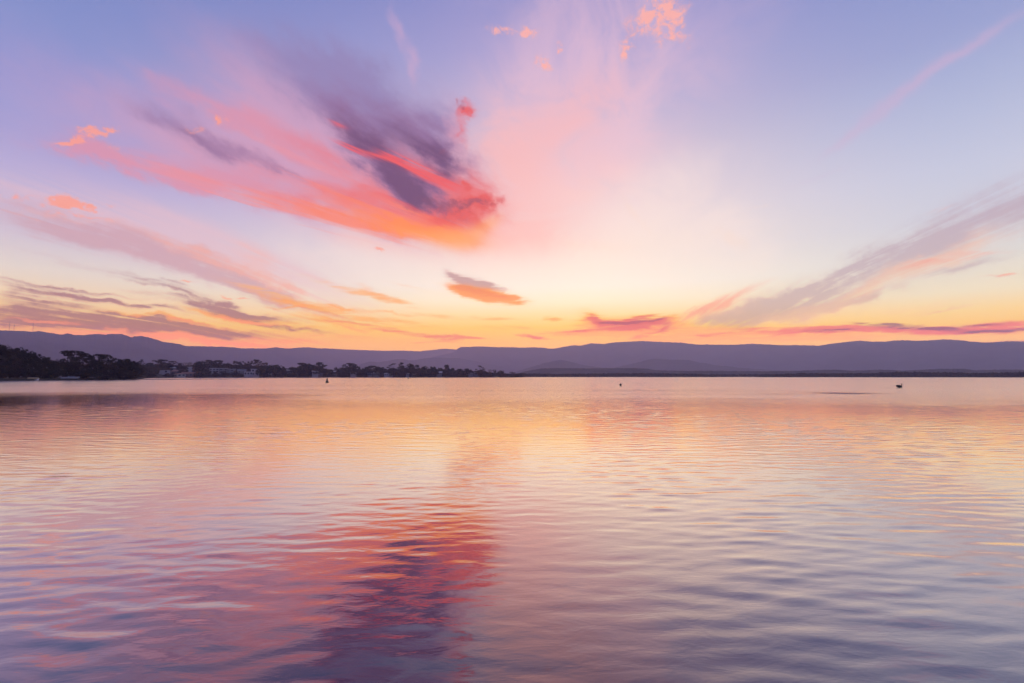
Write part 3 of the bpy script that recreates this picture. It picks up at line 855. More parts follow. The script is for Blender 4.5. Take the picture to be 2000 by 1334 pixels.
def tree_proto(kind, seed):
    """unit tree (height 1, crown about 1 wide): trunk MB and crown quads"""
    rs = np.random.RandomState(seed)
    t = MB(); Q = []
    dens = 1.0

    def limb(p0, p1, r0, r1):
        p0, p1 = np.array(p0), np.array(p1)
        m = (p0 + p1) / 2 + rs.normal(size=3) * .02
        t.tube([p0, m, p1], [r0, (r0 + r1) / 2, r1], 6)
    if kind == 'bushy':
        t.tube([(0, 0, -.05), (.01, 0, .2), (0, .01, .55)], [.035, .03, .012], 7)
        for k in range(26):
            z = rs.uniform(.10, .90); w = .46 * math.sin(math.pi * min(1, (z * .82 + .16))) ** .7
            a = rs.uniform(0, 6.28); d = w * rs.uniform(.35, .85)
            c = (d * math.cos(a), d * math.sin(a), z)
            if z > .3: limb((0, 0, z * .6), c, .012, .004)
            Q.append(clump_quads(rs, c, rs.uniform(.10, .17), 62, .030, .8))
    elif kind == 'round':
        t.tube([(0, 0, -.05), (.01, 0, .25), (-.01, 0, .6)], [.03, .026, .012], 7)
        for k in range(22):
            z = rs.uniform(.32, .92); w = .46 * math.sqrt(max(.05, 1 - ((z - .6) / .38) ** 2))
            a = rs.uniform(0, 6.28); d = w * rs.uniform(.4, .9)
            c = (d * math.cos(a), d * math.sin(a), z)
            limb((0, 0, z * .55), c, .013, .004)
            Q.append(clump_quads(rs, c, rs.uniform(.09, .15), 62, .028, .75))
    elif kind == 'umbrella':
        t.tube([(0, 0, -.05), (.02, 0, .3), (-.01, .01, .55)], [.032, .026, .016], 7)
        for k in range(17):
            a = rs.uniform(0, 6.28); d = rs.uniform(.05, .46)
            z = .93 - .9 * d * d - rs.uniform(0, .12) * (k % 3)
            c = (d * math.cos(a), d * math.sin(a), z)
            limb((0, 0, .45 + rs.uniform(-.1, .1)), c, .014, .004)
            Q.append(clump_quads(rs, c, rs.uniform(.09, .14), 52, .026, .42))
    elif kind == 'gum':
        t.tube([(0, 0, -.05), (.03, 0, .35), (.0, .02, .75)], [.03, .024, .01], 7)
        for k in range(15):
            z = rs.uniform(.38, .95); a = rs.uniform(0, 6.28); d = rs.uniform(.1, .45) * (1.15 - .5 * z)
            c = (d * math.cos(a), d * math.sin(a), z)
            limb((.01, 0, z * .68), c, .013, .004)
            Q.append(clump_quads(rs, c, rs.uniform(.08, .14), 50, .026, .55))
    elif kind == 'leaning':
        t.tube([(.25, 0, -.05), (.12, 0, .3), (-.06, .02, .72)], [.03, .024, .01], 7)
        for c in ((-.12, 0, .93), (.02, .05, .88), (.16, -.03, .80), (.27, 0, .70), (-.38, 0, .66), (-.30, .05, .52), (-.1, 0, .5), (.15, 0, .45), (.3, .04, .38), (0, -.1, .36)):
            limb((.02, 0, c[2] * .6), c, .012, .004)
            Q.append(clump_quads(rs, c, rs.uniform(.09, .13), 52, .026, .42))
    elif kind == 'conical':
        t.tube([(0, 0, -.05), (0, 0, .5), (0, 0, .95)], [.035, .022, .006], 7)
        for k in range(26):
            z = .08 + .88 * (k + .5) / 26; w = .46 * (1 - z) ** .8
            a = k * 2.4; d = w * .62
            c = (d * math.cos(a), d * math.sin(a), z)
            if k % 2: limb((0, 0, z), c, .010, .003)
            Q.append(clump_quads(rs, c, .05 + w * .42, 46, .028, .6))
    elif kind == 'pole':
        t.tube([(0, 0, -.05), (.02, 0, .4), (0, 0, .8)], [.03, .025, .016], 7)
        for k in range(10):
            a = rs.uniform(0, 6.28); c = (.3 * math.cos(a) * rs.rand(), .3 * math.sin(a) * rs.rand(), rs.uniform(.62, .95))
            limb((0, 0, .55), c, .012, .004)
            Q.append(clump_quads(rs, c, .14, 50, .03, .7))
    elif kind == 'wispy':
        t.tube([(0, 0, -.05), (.02, 0, .3), (0, 0, .6)], [.028, .02, .008], 7)
        for k in range(26):
            a = rs.uniform(0, 6.28); z = rs.uniform(.45, .98); d = rs.uniform(.1, .46) * (1.2 - z * .6)
            c = (d * math.cos(a), d * math.sin(a), z)
            limb((0, 0, z * .55), c, .010, .002)
            Q.append(clump_quads(rs, c, .09, 12, .018, .8))
    elif kind == 'mound':
        t.tube([(0, 0, -.1), (0, 0, .2), (.02, 0, .5)], [.02, .016, .006], 6)
        for k in range(24):
            a = rs.uniform(0, 6.28); d = rs.uniform(.0, .42)
            z = rs.uniform(.12, 1.0) * .86 * math.sqrt(max(.04, 1 - (d / .5) ** 2))
            c = (d * math.cos(a), d * math.sin(a), z)
            Q.append(clump_quads(rs, c, .14, 55, .032, .8))
    if kind in ('bushy', 'round', 'mound', 'conical'):
        Q.append(clump_quads(rs, (0, 0, .52 if kind != 'mound' else .4), .34 if kind != 'conical' else .2, 110, .085, 1.0))
    elif kind in ('umbrella', 'gum', 'leaning'):
        Q.append(clump_quads(rs, (0, 0, .42), .22, 60, .05, .8))
    q = np.concatenate(Q, 0)
    # keep the crown inside height 1
    lo, hi = q.reshape(-1, 3).min(0), q.reshape(-1, 3).max(0)
    hi[2] = np.percentile(q[:, :, 2].max(1), 98.5)
    wid = max(hi[0] - lo[0], hi[1] - lo[1])
    f = np.array([1 / wid, 1 / wid, 1 / hi[2]])
    q = q * f
    t.v = [tuple(np.array(v) * f) for v in t.v]
    return t, q


KIND_NAME = {'bushy': 'bushy_tree', 'round': 'round_tree', 'umbrella': 'umbrella_gum', 'gum': 'gum_tree', 'leaning': 'leaning_gum',
             'conical': 'conical_tree', 'pole': 'lollipop_tree', 'wispy': 'bare_tree', 'mound': 'shrub'}
PROTO = {}


def mesh_pair(kind, v):
    key = (kind, v)
    if key not in PROTO:
        t, q = tree_proto(kind, 100 + 7 * v + 31 * list(KIND_NAME).index(kind))
        tm = bpy.data.meshes.new('trunk'); tm.from_pydata(t.v, [], t.f); tm.materials.append(M_bark)
        n = len(q)
        cmh = bpy.data.meshes.new('crown')
        cmh.from_pydata(q.reshape(-1, 3).tolist(), [], np.arange(n * 4).reshape(n, 4).tolist())
        cmh.materials.append(M_leaf if v % 2 == 0 else M_leaf2)
        PROTO[key] = (tm, cmh)
    return PROTO[key]


TREE_RND = random.Random(11)


def tree(kind, px, top, w, r, label, v=None, dz=0.0, group='trees along the far lake shore', fixed=False):
    x, y = at(px, r)
    z = float(ground_z(x, y)) - 0.2 + dz
    h = z_at(px, top, r) - z
    width = w / F * r * (1.16 if r > 500 else 1.0)
    tm, cmh = mesh_pair(kind, TREE_RND.randrange(3) if v is None else v)
    e = empty(KIND_NAME[kind], (x, y, z), math.radians(-px_az(px) * 0) if fixed else TREE_RND.uniform(0, 6.28))
    e.scale = (width, width, h)
    tag(e, label, 'shrub' if kind == 'mound' else 'tree', group)
    for nm, me in (('trunk', tm), ('crown', cmh)):
        o = bpy.data.objects.new(nm, me); COL.objects.link(o); o.parent = e
    return e


N1, N2 = 268, 285        # distances of the near bank trees
TREES = [
    # near bank, dense wood at the left edge
    ('bushy', -22, 672, 44, N1, 'dark bushy tree cut by the left edge, tallest of the near bank'),
    ('bushy', 8, 675, 36, N1 + 6, 'tall dense dark tree at the left edge with a dome top'),
    ('bushy', 40, 682, 40, N1 + 12, 'broad flat-topped dark tree second from the left edge'),
    ('round', 24, 690, 26, N1 + 16, 'dark tree filling the dip between the two tallest left trees'),
    ('bushy', 62, 689, 30, N1 + 14, 'dark tree on the down slope right of the flat-topped one'),
    ('umbrella', 77, 692, 24, N1 + 18, 'tree with a jutting top spray above the yellow dinghy'),
    ('bushy', 90, 699, 26, N1 + 12, 'lower dark tree stepping down right of the jutting spray tree'),
    ('bushy', 104, 705, 22, N1 + 12, 'low dark tree at the foot of the left wood'),
    ('mound', 12, 708, 34, N1 - 4, 'big shrub at the water in the left corner'),
    ('mound', 34, 705, 30, N1 - 4, 'reddish dark shrub in front of the flat-topped tree'),
    ('mound', 58, 714, 34, N1 - 3, 'dark shrub just left of the yellow dinghy'),
    ('mound', 84, 714, 34, N1 - 1, 'dark shrub just right of the yellow dinghy'),
    ('mound', 106, 714, 30, N1, 'dark shrub left of the white boat on the bank'),
    # near bank, umbrella gums
    ('wispy', 116, 701, 13, N2 + 8, 'thin see-through tree left of the big umbrella gum'),
    ('gum', 126, 700, 13, N2 + 6, 'small pointed tree against the left side of the umbrella gum'),
    ('umbrella', 148, 685, 42, N2, 'tall umbrella-crowned gum with sky showing through, above the white boat'),
    ('umbrella', 150, 697, 44, N2 + 3, 'lower spreading gum crown under the tall umbrella gum'),
    ('bushy', 128, 708, 30, N2 - 6, 'dark tree behind the left end of the white boat'),
    ('bushy', 155, 708, 36, N2 - 6, 'dark tree behind the right end of the white boat'),
    ('umbrella', 178, 695, 18, N2 + 6, 'small flat spray of gum left of the broad-headed tree'),
    ('umbrella', 200, 691.5, 44, N2 + 2, 'broad-headed tall tree second to the umbrella gum'),
    ('bushy', 194, 703, 38, N2 - 3, 'dense dark tree in front of the broad-headed tree'),
    ('gum', 220, 699, 22, N2 + 4, 'loose drooping gum on the right flank of the broad-headed tree'),
    ('bushy', 216, 712, 28, N2 - 6, 'low dark tree in front of the drooping gum'),
    ('mound', 176, 720, 34, N2 - 12, 'dark shrub on the bank between white boat and sandbar'),
    ('bushy', 238, 702, 26, N2 + 18, 'left half of the round dark clump at the end of the near bank'),
    ('bushy', 256, 702, 30, N2 + 22, 'right half of the round dark clump at the end of the near bank'),
    ('mound', 246, 716, 44, N2 + 8, 'skirt of shrubs below the round dark clump'),
    # town shore
    ('gum', 276, 702, 15, 690, 'tower-like tree behind the house with the sloping orange roof'),
    ('bushy', 296, 709, 22, 700, 'round tree right of the sloping orange roof'),
    ('bushy', 301, 717, 14, 640, 'dark tree standing between orange-roofed house and white two-window house'),
    ('umbrella', 320, 702, 34, 690, 'flat-headed dark tree above the white two-window house'),
    ('bushy', 322, 709, 30, 694, 'dense lower tree behind the white two-window house'),
    ('round', 338, 709, 16, 700, 'small round tree right of the white two-window house'),
    ('round', 353, 709, 9, 705, 'tiny round tree left of the bare twiggy trees'),
    ('wispy', 364, 708, 16, 705, 'bare twiggy tree left of the small white upper-storey house'),
    ('bushy', 362, 716, 14, 670, 'dark tree against the left wall of the small white upper-storey house'),
    ('wispy', 376, 707, 14, 712, 'bare twiggy tree behind the small white upper-storey house'),
    ('bushy', 394, 707, 26, 655, 'large dark round tree standing alone before the long white house'),
    ('wispy', 394, 704, 14, 700, 'twiggy top showing over the large dark round tree'),
    ('umbrella', 413, 703, 22, 720, 'left crown of the pair above the long white house'),
    ('umbrella', 428, 703.5, 24, 722, 'right crown of the pair above the long white house'),
    ('bushy', 420, 709, 40, 716, 'dense green bank of tree behind the long white house'),
    ('bushy', 446, 710, 20, 705, 'low grey-green tree right of the long white house'),
    ('gum', 462, 705, 14, 705, 'first of the ragged gums above the white framed house'),
    ('umbrella', 475, 706, 18, 708, 'second ragged gum, above the grey gabled house'),
    ('gum', 488, 706, 16, 710, 'third ragged gum with gaps, above the low white terrace'),
    ('umbrella', 502, 702, 20, 708, 'tallest ragged gum above the pink house'),
    ('bushy', 480, 713, 40, 712, 'dark under-tree below the ragged gums'),
    ('gum', 519, 708, 16, 706, 'small gum right of the pink house'),
    ('bushy', 516, 714, 24, 690, 'dense dark tree beside the pink house'),
    ('bushy', 538, 713, 26, 690, 'broad dark tree behind the low shed'),
    ('wispy', 549, 713, 12, 700, 'thin tree left of the dark column tree'),
    ('conical', 555, 716, 15, 670, 'dark column-shaped tree left of the thin pink roof'),
    ('bushy', 574, 717.5, 26, 705, 'low hedge-like tree behind the thin pink roof'),
    ('umbrella', 591, 708.5, 18, 700, 'left crown of the wide gum over the white lakeside cottage'),
    ('umbrella', 604, 710, 16, 704, 'middle crown of the wide gum over the white lakeside cottage'),
    ('umbrella', 626, 707.5, 22, 702, 'right crown of the wide gum over the white lakeside cottage'),
    ('bushy', 604, 712, 44, 706, 'dark mass of foliage under the three gum crowns'),
    ('gum', 633, 714, 14, 706, 'outflung branches right of the three gum crowns'),
    ('bushy', 622, 716, 30, 708, 'dark tree behind the white lakeside cottage'),
    ('mound', 585, 724, 30, 690, 'dark shrub left of the white lakeside cottage'),
    ('bushy', 645, 722, 20, 700, 'low tree above the pale seawall'),
    ('pole', 656, 717, 7, 705, 'little palm-like tree above the grey roof'),
    ('bushy', 668, 718, 18, 700, 'tree left of the big fig with the visible trunk'),
    ('umbrella', 685, 709, 30, 700, 'big domed fig with a pale visible trunk by itself'),
    ('round', 688, 712, 28, 703, 'lower spread of foliage on the big domed fig'),
    ('conical', 703, 717.5, 15, 690, 'small pyramid tree right of the big domed fig'),
    ('bushy', 716, 717, 16, 700, 'square-cut tree right of the small pyramid tree'),
    ('umbrella', 728, 714, 18, 704, 'domed tree above the pale twin cottages'),
    ('bushy', 739, 716.5, 16, 704, 'dark tree right of the domed tree over the twin cottages'),
    ('bushy', 748, 717.5, 14, 704, 'end tree of the row over the twin cottages'),
    ('leaning', 767, 709.5, 22, 700, 'leaning gum with detached flat sprays against the hills'),
    ('bushy', 768, 719, 22, 702, 'dark tree under the leaning gum'),
    ('gum', 785, 708, 17, 702, 'upright narrow gum right of the leaning gum'),
    ('bushy', 787, 718, 18, 700, 'dark lower tree under the upright narrow gum'),
    ('bushy', 802, 711, 20, 706, 'full dark tree right of the upright narrow gum'),
    ('umbrella', 815, 712.5, 14, 708, 'arching spray tree right of the full dark tree'),
    ('bushy', 830, 716, 18, 706, 'pointed low tree in the middle of the headland row'),
    ('bushy', 816, 722, 30, 700, 'low dark thicket below the arching spray tree'),
    ('round', 847, 716, 15, 706, 'round tree left of the small gabled cottage'),
    ('round', 861, 718.5, 11, 710, 'small square-headed tree above the small gabled cottage'),
    ('bushy', 873, 712.5, 13, 706, 'tall dome tree right of the small gabled cottage'),
    ('bushy', 883, 719, 14, 704, 'shoulder tree right of the tall dome tree'),
    ('bushy', 846, 722, 24, 700, 'dark thicket left of the small gabled cottage'),
    ('bushy', 899, 720.5, 16, 704, 'first of the two round bushes past the gap on the headland'),
    ('bushy', 914, 720, 16, 706, 'second of the two round bushes past the gap on the headland'),
    ('mound', 890, 727, 24, 700, 'low scrub in the gap on the headland'),
    ('leaning', 939, 714, 20, 706, 'windswept gum with flat top beside the bright roof line'),
    ('bushy', 940, 722, 24, 708, 'dark tree under the windswept gum'),
    ('wispy', 957, 721.5, 13, 712, 'faint bare tree right of the windswept gum'),
    ('pole', 967, 722, 7, 712, 'tiny lollipop tree near the headland tip'),
    ('bushy', 978, 724, 14, 714, 'bush beside the tiny lollipop tree'),
    ('mound', 958, 728, 22, 712, 'scrub under the faint bare tree'),
    ('mound', 999, 727, 26, 724, 'smooth low mound of scrub at the headland tip'),
    ('mound', 987, 729, 16, 720, 'small scrub left of the headland tip mound'),
]
for a in TREES:
    tree(*a)

# ------------------------------------------------------------------ houses
def house(px0, px1, top, base, r, wall_mat, roof_mat, label, storeys=1, roof='gable', wins=2, depth=8.0, turn=0.0, eave=None, balcony=False, name='house'):
    """px0..px1 wide, roof top at photo row `top`, foot at row `base`, at distance r"""
    pm = (px0 + px1) / 2
    x, y = at(pm, r)
    zb = z_at(pm, base, r); zt = z_at(pm, top, r)
    gz = float(ground_z(x, y))
    w = (px1 - px0) / F * r
    H = zt - zb
    e = empty(name, (x, y, zb), -px_az(pm) + R(turn))
    tag(e, label, 'house', 'houses along the far lake shore')
    rh = {'flat': .35, 'gable': H * .34, 'hip': H * .32, 'skillion': H * .25}[roof]
    wh = H - rh
    foot = min(-.3, gz - zb - .3)
    m = MB(); m.box(-w / 2, w / 2, 0, depth, foot, wh)
    if roof == 'gable' :
        m.add([(-w / 2, 0, wh), (-w / 2, depth, wh), (-w / 2, depth / 2, wh + rh * .9), (w / 2, 0, wh), (w / 2, depth, wh), (w / 2, depth / 2, wh + rh * .9)],
              [(0, 2, 1), (3, 4, 5)])
    m.build('wall', wall_mat, e)
    o = .45
    q = MB()
    if roof == 'flat':
        q.box(-w / 2 - o, w / 2 + o, -o, depth + o, wh + .002, wh + rh)
    elif roof == 'front':
        pass
    elif roof == 'gable':
        q.add([(-w / 2 - o, -o, wh - .1), (w / 2 + o, -o, wh - .1), (w / 2 + o, depth / 2, wh + rh), (-w / 2 - o, depth / 2, wh + rh),
               (-w / 2 - o, depth + o, wh - .1), (w / 2 + o, depth + o, wh - .1)], [(0, 1, 2, 3), (3, 2, 5, 4)])
        q.add([(-w / 2 - o, -o, wh - .25), (w / 2 + o, -o, wh - .25), (w / 2 + o, depth / 2, wh + rh - .15), (-w / 2 - o, depth / 2, wh + rh - .15),
               (-w / 2 - o, depth + o, wh - .25), (w / 2 + o, depth + o, wh - .25)], [(3, 2, 1, 0), (4, 5, 2, 3)])
        q.add([(-w / 2 - o, -o, wh - .25), (w / 2 + o, -o, wh - .25), (w / 2 + o, -o, wh - .1), (-w / 2 - o, -o, wh - .1)], [(0, 1, 2, 3)])
    elif roof == 'hip':
        a = min(w * .3, depth / 2)
        q.add([(-w / 2 - o, -o, wh + .01), (w / 2 + o, -o, wh + .01), (w / 2 + o, depth + o, wh + .01), (-w / 2 - o, depth + o, wh + .01), (-w / 2 + a, depth / 2, wh + rh), (w / 2 - a, depth / 2, wh + rh)],
              [(0, 1, 5, 4), (1, 2, 5), (2, 3, 4, 5), (3, 0, 4), (3, 2, 1, 0)])
    else:
        q.add([(-w / 2 - o, -o, wh + rh), (w / 2 + o, -o, wh + .02), (w / 2 + o, depth + o, wh + .02), (-w / 2 - o, depth + o, wh + rh),
               (-w / 2 - o, -o, wh + .01), (-w / 2 - o, depth + o, wh + .01)], [(0, 1, 2, 3), (0, 4, 1), (3, 2, 5), (0, 3, 5, 4), (4, 5, 2, 1)])
    q.build('roof', roof_mat, e)
    sh = wh / storeys
    for s in range(storeys):
        for k in range(wins):
            cx = -w / 2 + w * (k + .5) / wins
            ww = min(1.9, w / wins * .55)
            z0 = s * sh + sh * .28; z1 = s * sh + sh * .82
            f = MB()
            f.box(cx - ww / 2 - .12, cx + ww / 2 + .12, -.06, 0.03, z0 - .12, z0); f.box(cx - ww / 2 - .12, cx + ww / 2 + .12, -.06, 0.03, z1, z1 + .12)
            f.box(cx - ww / 2 - .12, cx - ww / 2, -.06, 0.03, z0, z1); f.box(cx + ww / 2, cx + ww / 2 + .12, -.06, 0.03, z0, z1)
            fo = f.build('window', M_white, e)
            g_ = MB(); g_.box(cx - ww / 2, cx + ww / 2, -.03, .02, z0, z1); g_.build('pane', M_glass, fo)
    if balcony:
        b = MB(); zf = sh * (storeys - 1)
        b.box(-w / 2, w / 2, -2.2, -.07, zf - .15, zf)
        b.box(-w / 2, w / 2, -2.2, -2.14, zf + .9, zf + 1.0)
        for k in range(int(w / 1.2) + 1):
            xx = -w / 2 + .04 + k * (w - .08) / int(w / 1.2)
            b.box(xx - .04, xx + .04, -2.195, -2.145, zf, zf + .9)
        for k in (-1, 0, 1):
            b.box(k * (w / 2 - .12) - .1, k * (w / 2 - .12) + .1, -2.18, -1.98, foot, zf - .15)
        b.build('balcony', M_white, e)
    return e


house(272, 290, 714, 731, 655, M_cream, M_tile, 'house with a sloping orange-pink roof beside the round dark clump', 2, 'skillion', 2)
house(287, 295, 724, 736, 628, M_white, M_roofg, 'narrow white house wall half hidden left of a dark tree', 2, 'flat', 1, 6)
house(308, 330, 722.5, 734.5, 648, M_white, M_roofg, 'white two-storey house with two big dark windows', 2, 'flat', 2)
house(336, 345, 716.5, 724, 690, M_brick, M_roofp, 'brown house with a bright pale roof tip among trees', 1, 'hip', 1)
house(339, 352, 722, 733, 672, M_brick, M_tile, 'dull brown house behind the pale foreshore sheds', 1, 'hip', 2)
house(346, 362, 728.5, 735.5, 645, M_cream, M_tile, 'low cream house beside the red-roofed boathouse', 1, 'hip', 3, 6)
house(362, 378, 726.5, 735.5, 650, M_brick, M_tile, 'low red-roofed boathouse under the small white house', 1, 'gable', 2, 6)
house(367, 381, 716.5, 727.5, 688, M_white, M_roofp, 'small white upper-storey house with dark windows and a ramp roof', 2, 'flat', 2)
house(409, 432, 719, 728, 694, M_white, M_roofp, 'long white house with a balcony, widest on the shore', 2, 'flat', 5, 9, 0, None, True)
house(432, 445, 719, 730, 690, M_grey, M_roofp, 'grey house with white frames joined beside the long white house', 2, 'flat', 2, 8, 0, None, True)
house(450, 461, 720.5, 731, 688, M_grey, M_roofp, 'white framed house with one large dark opening', 2, 'flat', 1, 8, 0, None, True)
house(468, 481, 721, 732, 690, M_grey, M_roofg, 'grey-green gabled house below the ragged gums', 2, 'gable', 2)
house(481, 494, 726, 733, 688, M_white, M_roofp, 'low white terrace house with a dark verandah', 1, 'flat', 3, 7, 0, None, False)
house(494, 507, 720.5, 733.5, 690, M_pinkw, M_roofp, 'tall pinkish white house beside dense dark tree', 2, 'flat', 2, 8)
house(528, 543, 729, 735, 690, M_grey, M_roofp, 'low grey shed with a pale ridge', 1, 'gable', 3, 6)
house(563, 573, 721.5, 730, 700, M_brick, M_roofp, 'brown house with a thin bright pinkish roof', 1, 'skillion', 2)
house(612, 623, 723.5, 731.5, 696, M_white, M_roofp, 'white lakeside cottage under the wide gum', 1, 'skillion', 2)
house(624, 632, 728, 734, 696, M_brick, M_roofg, 'dim brown cottage right of the white lakeside cottage', 1, 'hip', 1, 6)
house(648, 663, 724, 731, 700, M_grey, M_roofp, 'grey-roofed house above the pale seawall', 1, 'hip', 3)
house(686, 697, 726, 732, 700, M_pinkw, M_roofg, 'little house behind the trunk of the big domed fig', 1, 'hip', 2)
house(719, 728, 727.5, 733.5, 700, M_grey, M_roofg, 'left of the pale twin cottages', 1, 'gable', 2, 6)
house(731, 742, 726.5, 733, 702, M_grey, M_roofp, 'right of the pale twin cottages', 1, 'gable', 2, 6)
house(752, 768, 728, 734, 700, M_white, M_roofp, 'long low white house under the leaning gum', 1, 'gable', 4, 6)
house(794, 800, 729, 732.5, 700, M_white, M_roofp, 'tiny white hut under the full dark tree', 1, 'gable', 1, 5)
house(806, 818, 730.5, 734.5, 702, M_grey, M_roofp, 'flat grey shed below the arching spray tree', 1, 'flat', 2, 5)
house(854, 864, 725.5, 731.5, 702, M_grey, M_roofp, 'small gabled cottage in the middle of the headland', 1, 'gable', 2, 6)
house(915, 925, 728, 732, 702, M_grey, M_roofg, 'dim grey cottage left of the bright roof line', 1, 'hip', 2, 6)
house(926, 936, 726.8, 732, 706, M_grey, M_roofp, 'cottage with a bright straight roof line beside the windswept gum', 1, 'flat', 2, 6)

GARDEN = [
    (268, 731, 20, 'sloping orange-pink roofed house'), (300, 728, 14, 'narrow white house wall'), (331, 729, 16, 'white two-window house, on its right'),
    (342, 728, 18, 'dull brown house'), (356, 730, 14, 'low cream house'), (383, 729, 16, 'red-roofed boathouse, on its right'),
    (405, 724, 22, 'left end of the long white house'), (424, 726, 16, 'right end of the long white house'), (441, 725, 18, 'grey house with white frames'),
    (463, 725, 16, 'white framed house'), (474, 730, 14, 'grey-green gabled house'), (512, 728, 18, 'tall pinkish house'),
    (535, 731, 14, 'low grey shed with the pale ridge'), (551, 727, 18, 'dark column-shaped tree'), (568, 727, 22, 'brown house with a thin bright roof'),
    (600, 727, 22, 'middle of the three gum crowns'), (630, 728, 16, 'dim brown cottage'), (668, 728, 20, 'seawall end below the big fig'),
    (680, 730, 18, 'trunk of the big domed fig'), (706, 728, 18, 'small pyramid tree'), (729, 730, 16, 'gap between the twin cottages'),
    (747, 730, 14, 'end of the tree row over the twin cottages'), (776, 729, 26, 'right end of the long low white house'), (790, 730, 16, 'upright narrow gum'),
    (824, 730, 26, 'arching spray tree'), (840, 730, 22, 'thicket left of the small gabled cottage'), (868, 730, 16, 'small gabled cottage, on its right'),
    (880, 729, 22, 'tall dome tree'), (906, 729, 22, 'two round bushes on the headland'), (930, 731, 18, 'bright roof line'), (948, 730, 20, 'windswept gum')]
for px, top, w, what in GARDEN:
    tree('mound', px, top, w, float(shore_r(px_az(px))) + 7, 'low shoreline shrub in front of the ' + what, group='garden shrubs along the town shore')

# ------------------------------------------------------------------ shore furniture
def wall_strip(px0, px1, r, h, label):
    x0, y0 = at(px0, r); x1, y1 = at(px1, r)
    L = math.hypot(x1 - x0, y1 - y0)
    z = float(ground_z((x0 + x1) / 2, (y0 + y1) / 2))
    e = empty('seawall', ((x0 + x1) / 2, (y0 + y1) / 2, z), math.atan2(y1 - y0, x1 - x0))
    tag(e, label, 'seawall', 'pale seawalls on the far shore')
    n = max(4, int(L / 2.4)); m = MB()
    for k in range(n):
        a = -L / 2 + L * k / n
        m.box(a + .02, a + L / n - .02, 0, .7, -.6, h + .03 * (k % 3))
    m.build('blocks', M_stone, e)
    c = MB(); c.box(-L / 2 - .05, L / 2 + .05, -.06, .76, h + .075, h + .2); c.build('coping', M_roofp, e)


wall_strip(635, 657, float(shore_r(px_az(646))) + 7, .95, 'long pale seawall above the cone buoy')
wall_strip(560, 574, float(shore_r(px_az(567))) + 7, .8, 'short pale seawall left of the white lakeside cottage')


def boat(px, r, length, beam, h, hull_mat, label, name, upturned=False, rz=0.0, cabin=False, lift=0.0):
    x, y = at(px, r)
    z = float(ground_z(x, y)) + lift
    e = empty(name, (x, y, z), -px_az(px) + rz)
    tag(e, label, 'boat')
    st = []
    n = 13
    for i in range(n):
        t = i / (n - 1)
        w = beam / 2 * (1 - max(0, (t - .45) / .55) ** 2.2) * (.86 + .14 * min(1, t * 4))
        w = max(w, .015)
        sheer = h * (1 + .22 * max(0, t - .3))
        keel = h * .55 * max(0, (t - .7) / .3) ** 2
        ring = []
        for k in range(9):
            a = math.pi * k / 8
            ring.append((-length / 2 + length * t, -w * math.cos(a), keel + (sheer - keel) * (1 - math.sin(a) ** .8)))
        st.append(ring)
    m = MB()
    for i in range(n - 1):
        for k in range(8):
            b = len(m.v)
            m.v += [st[i][k], st[i + 1][k], st[i + 1][k + 1], st[i][k + 1]]
            m.f.append((b, b + 1, b + 2, b + 3))
    b = len(m.v); m.v += st[0]; m.f.append(tuple(b + k for k in range(9)))
    for i in range(n - 1):   # deck a little below the rim
        b = len(m.v)
        d = .04
        m.v += [(p[0], p[1], p[2] - d) for p in (st[i][0], st[i][8], st[i + 1][8], st[i + 1][0])]
        m.f.append((b, b + 1, b + 2, b + 3))
    hull = m.build('hull', hull_mat, e, False)
    rim = MB()
    for side in (0, 8):
        rim.tube([s[side] for s in st], [.035] * n, 6)
    rl = rim.build('gunwale', M_grey, e)
    parts = [hull, rl]
    if cabin:
        c = MB(); c.box(-length * .12, length * .2, -beam * .3, beam * .3, h * .9, h * 1.45); c.build('cabin', M_boatw, e)
        g_ = MB(); g_.box(length * .2 + .002, length * .2 + .03, -beam * .26, beam * .26, h * 1.08, h * 1.38); g_.box(-length * .08, length * .16, -beam * .3 - .02, -beam * .3 - .002, h * 1.08, h * 1.36)
        g_.build('windscreen', M_glass, e)
    else:
        k_ = MB(); k_.box(-length * .45, length * .3, -.03, .03, -.05, .04); k_.build('keel', M_grey, e)
    if upturned:
        e.rotation_euler = (math.pi, 0, -px_az(px) + rz); e.location.z = z + h * 1.12
    return e


boat(142, 264.5, 5.6, 1.9, .85, M_boatw, 'white boat pulled up on the bank under the umbrella gum', 'motor_boat', False, R(4), True, .02)
boat(71, float(shore_r(px_az(71))) + 3.2, 3.4, 1.35, .62, M_boaty, 'upturned yellow dinghy on the bank below the left wood', 'dinghy', True, R(-6))

# sandbar in front of the first town houses
sb = MB(); rings = []
for i in range(60):
    px = 150 + 335 * i / 59
    r = np.interp(px, [150, 240, 330, 485], [272, 290, 300, 318])
    wdt = 5.0 * math.sin(math.pi * min(1, (i + .6) / 60)) ** .6
    hh = .30 * math.sin(math.pi * (i + .6) / 60.6) ** .5 + .05 * VN(px * .2, 3.3)
    ring = []
    for k in range(7):
        rr_ = r + (k - 3) / 3 * wdt
        x, y = at(px, rr_)
        ring.append((x, y, -.25 + (hh + .25) * max(0, math.cos((k - 3) / 3 * math.pi / 2)) ** .6))
    rings.append(ring)
for i in range(59):
    for k in range(6):
        b = len(sb.v); sb.v += [rings[i][k], rings[i + 1][k], rings[i + 1][k + 1], rings[i][k + 1]]; sb.f.append((b, b + 1, b + 2, b + 3))
tag(sb.build('sandbar', M_sand, None, True), 'thin dark sandbar reaching out from the near bank', 'sandbar', kind='structure')

# ------------------------------------------------------------------ buoys
def water_point(px, py):
    """where the sight line through a photo point meets the lake"""
    d = dirpx(px, py)
    t = -CAM_H / d[2]
    return d[0] * t, d[1] * t, t


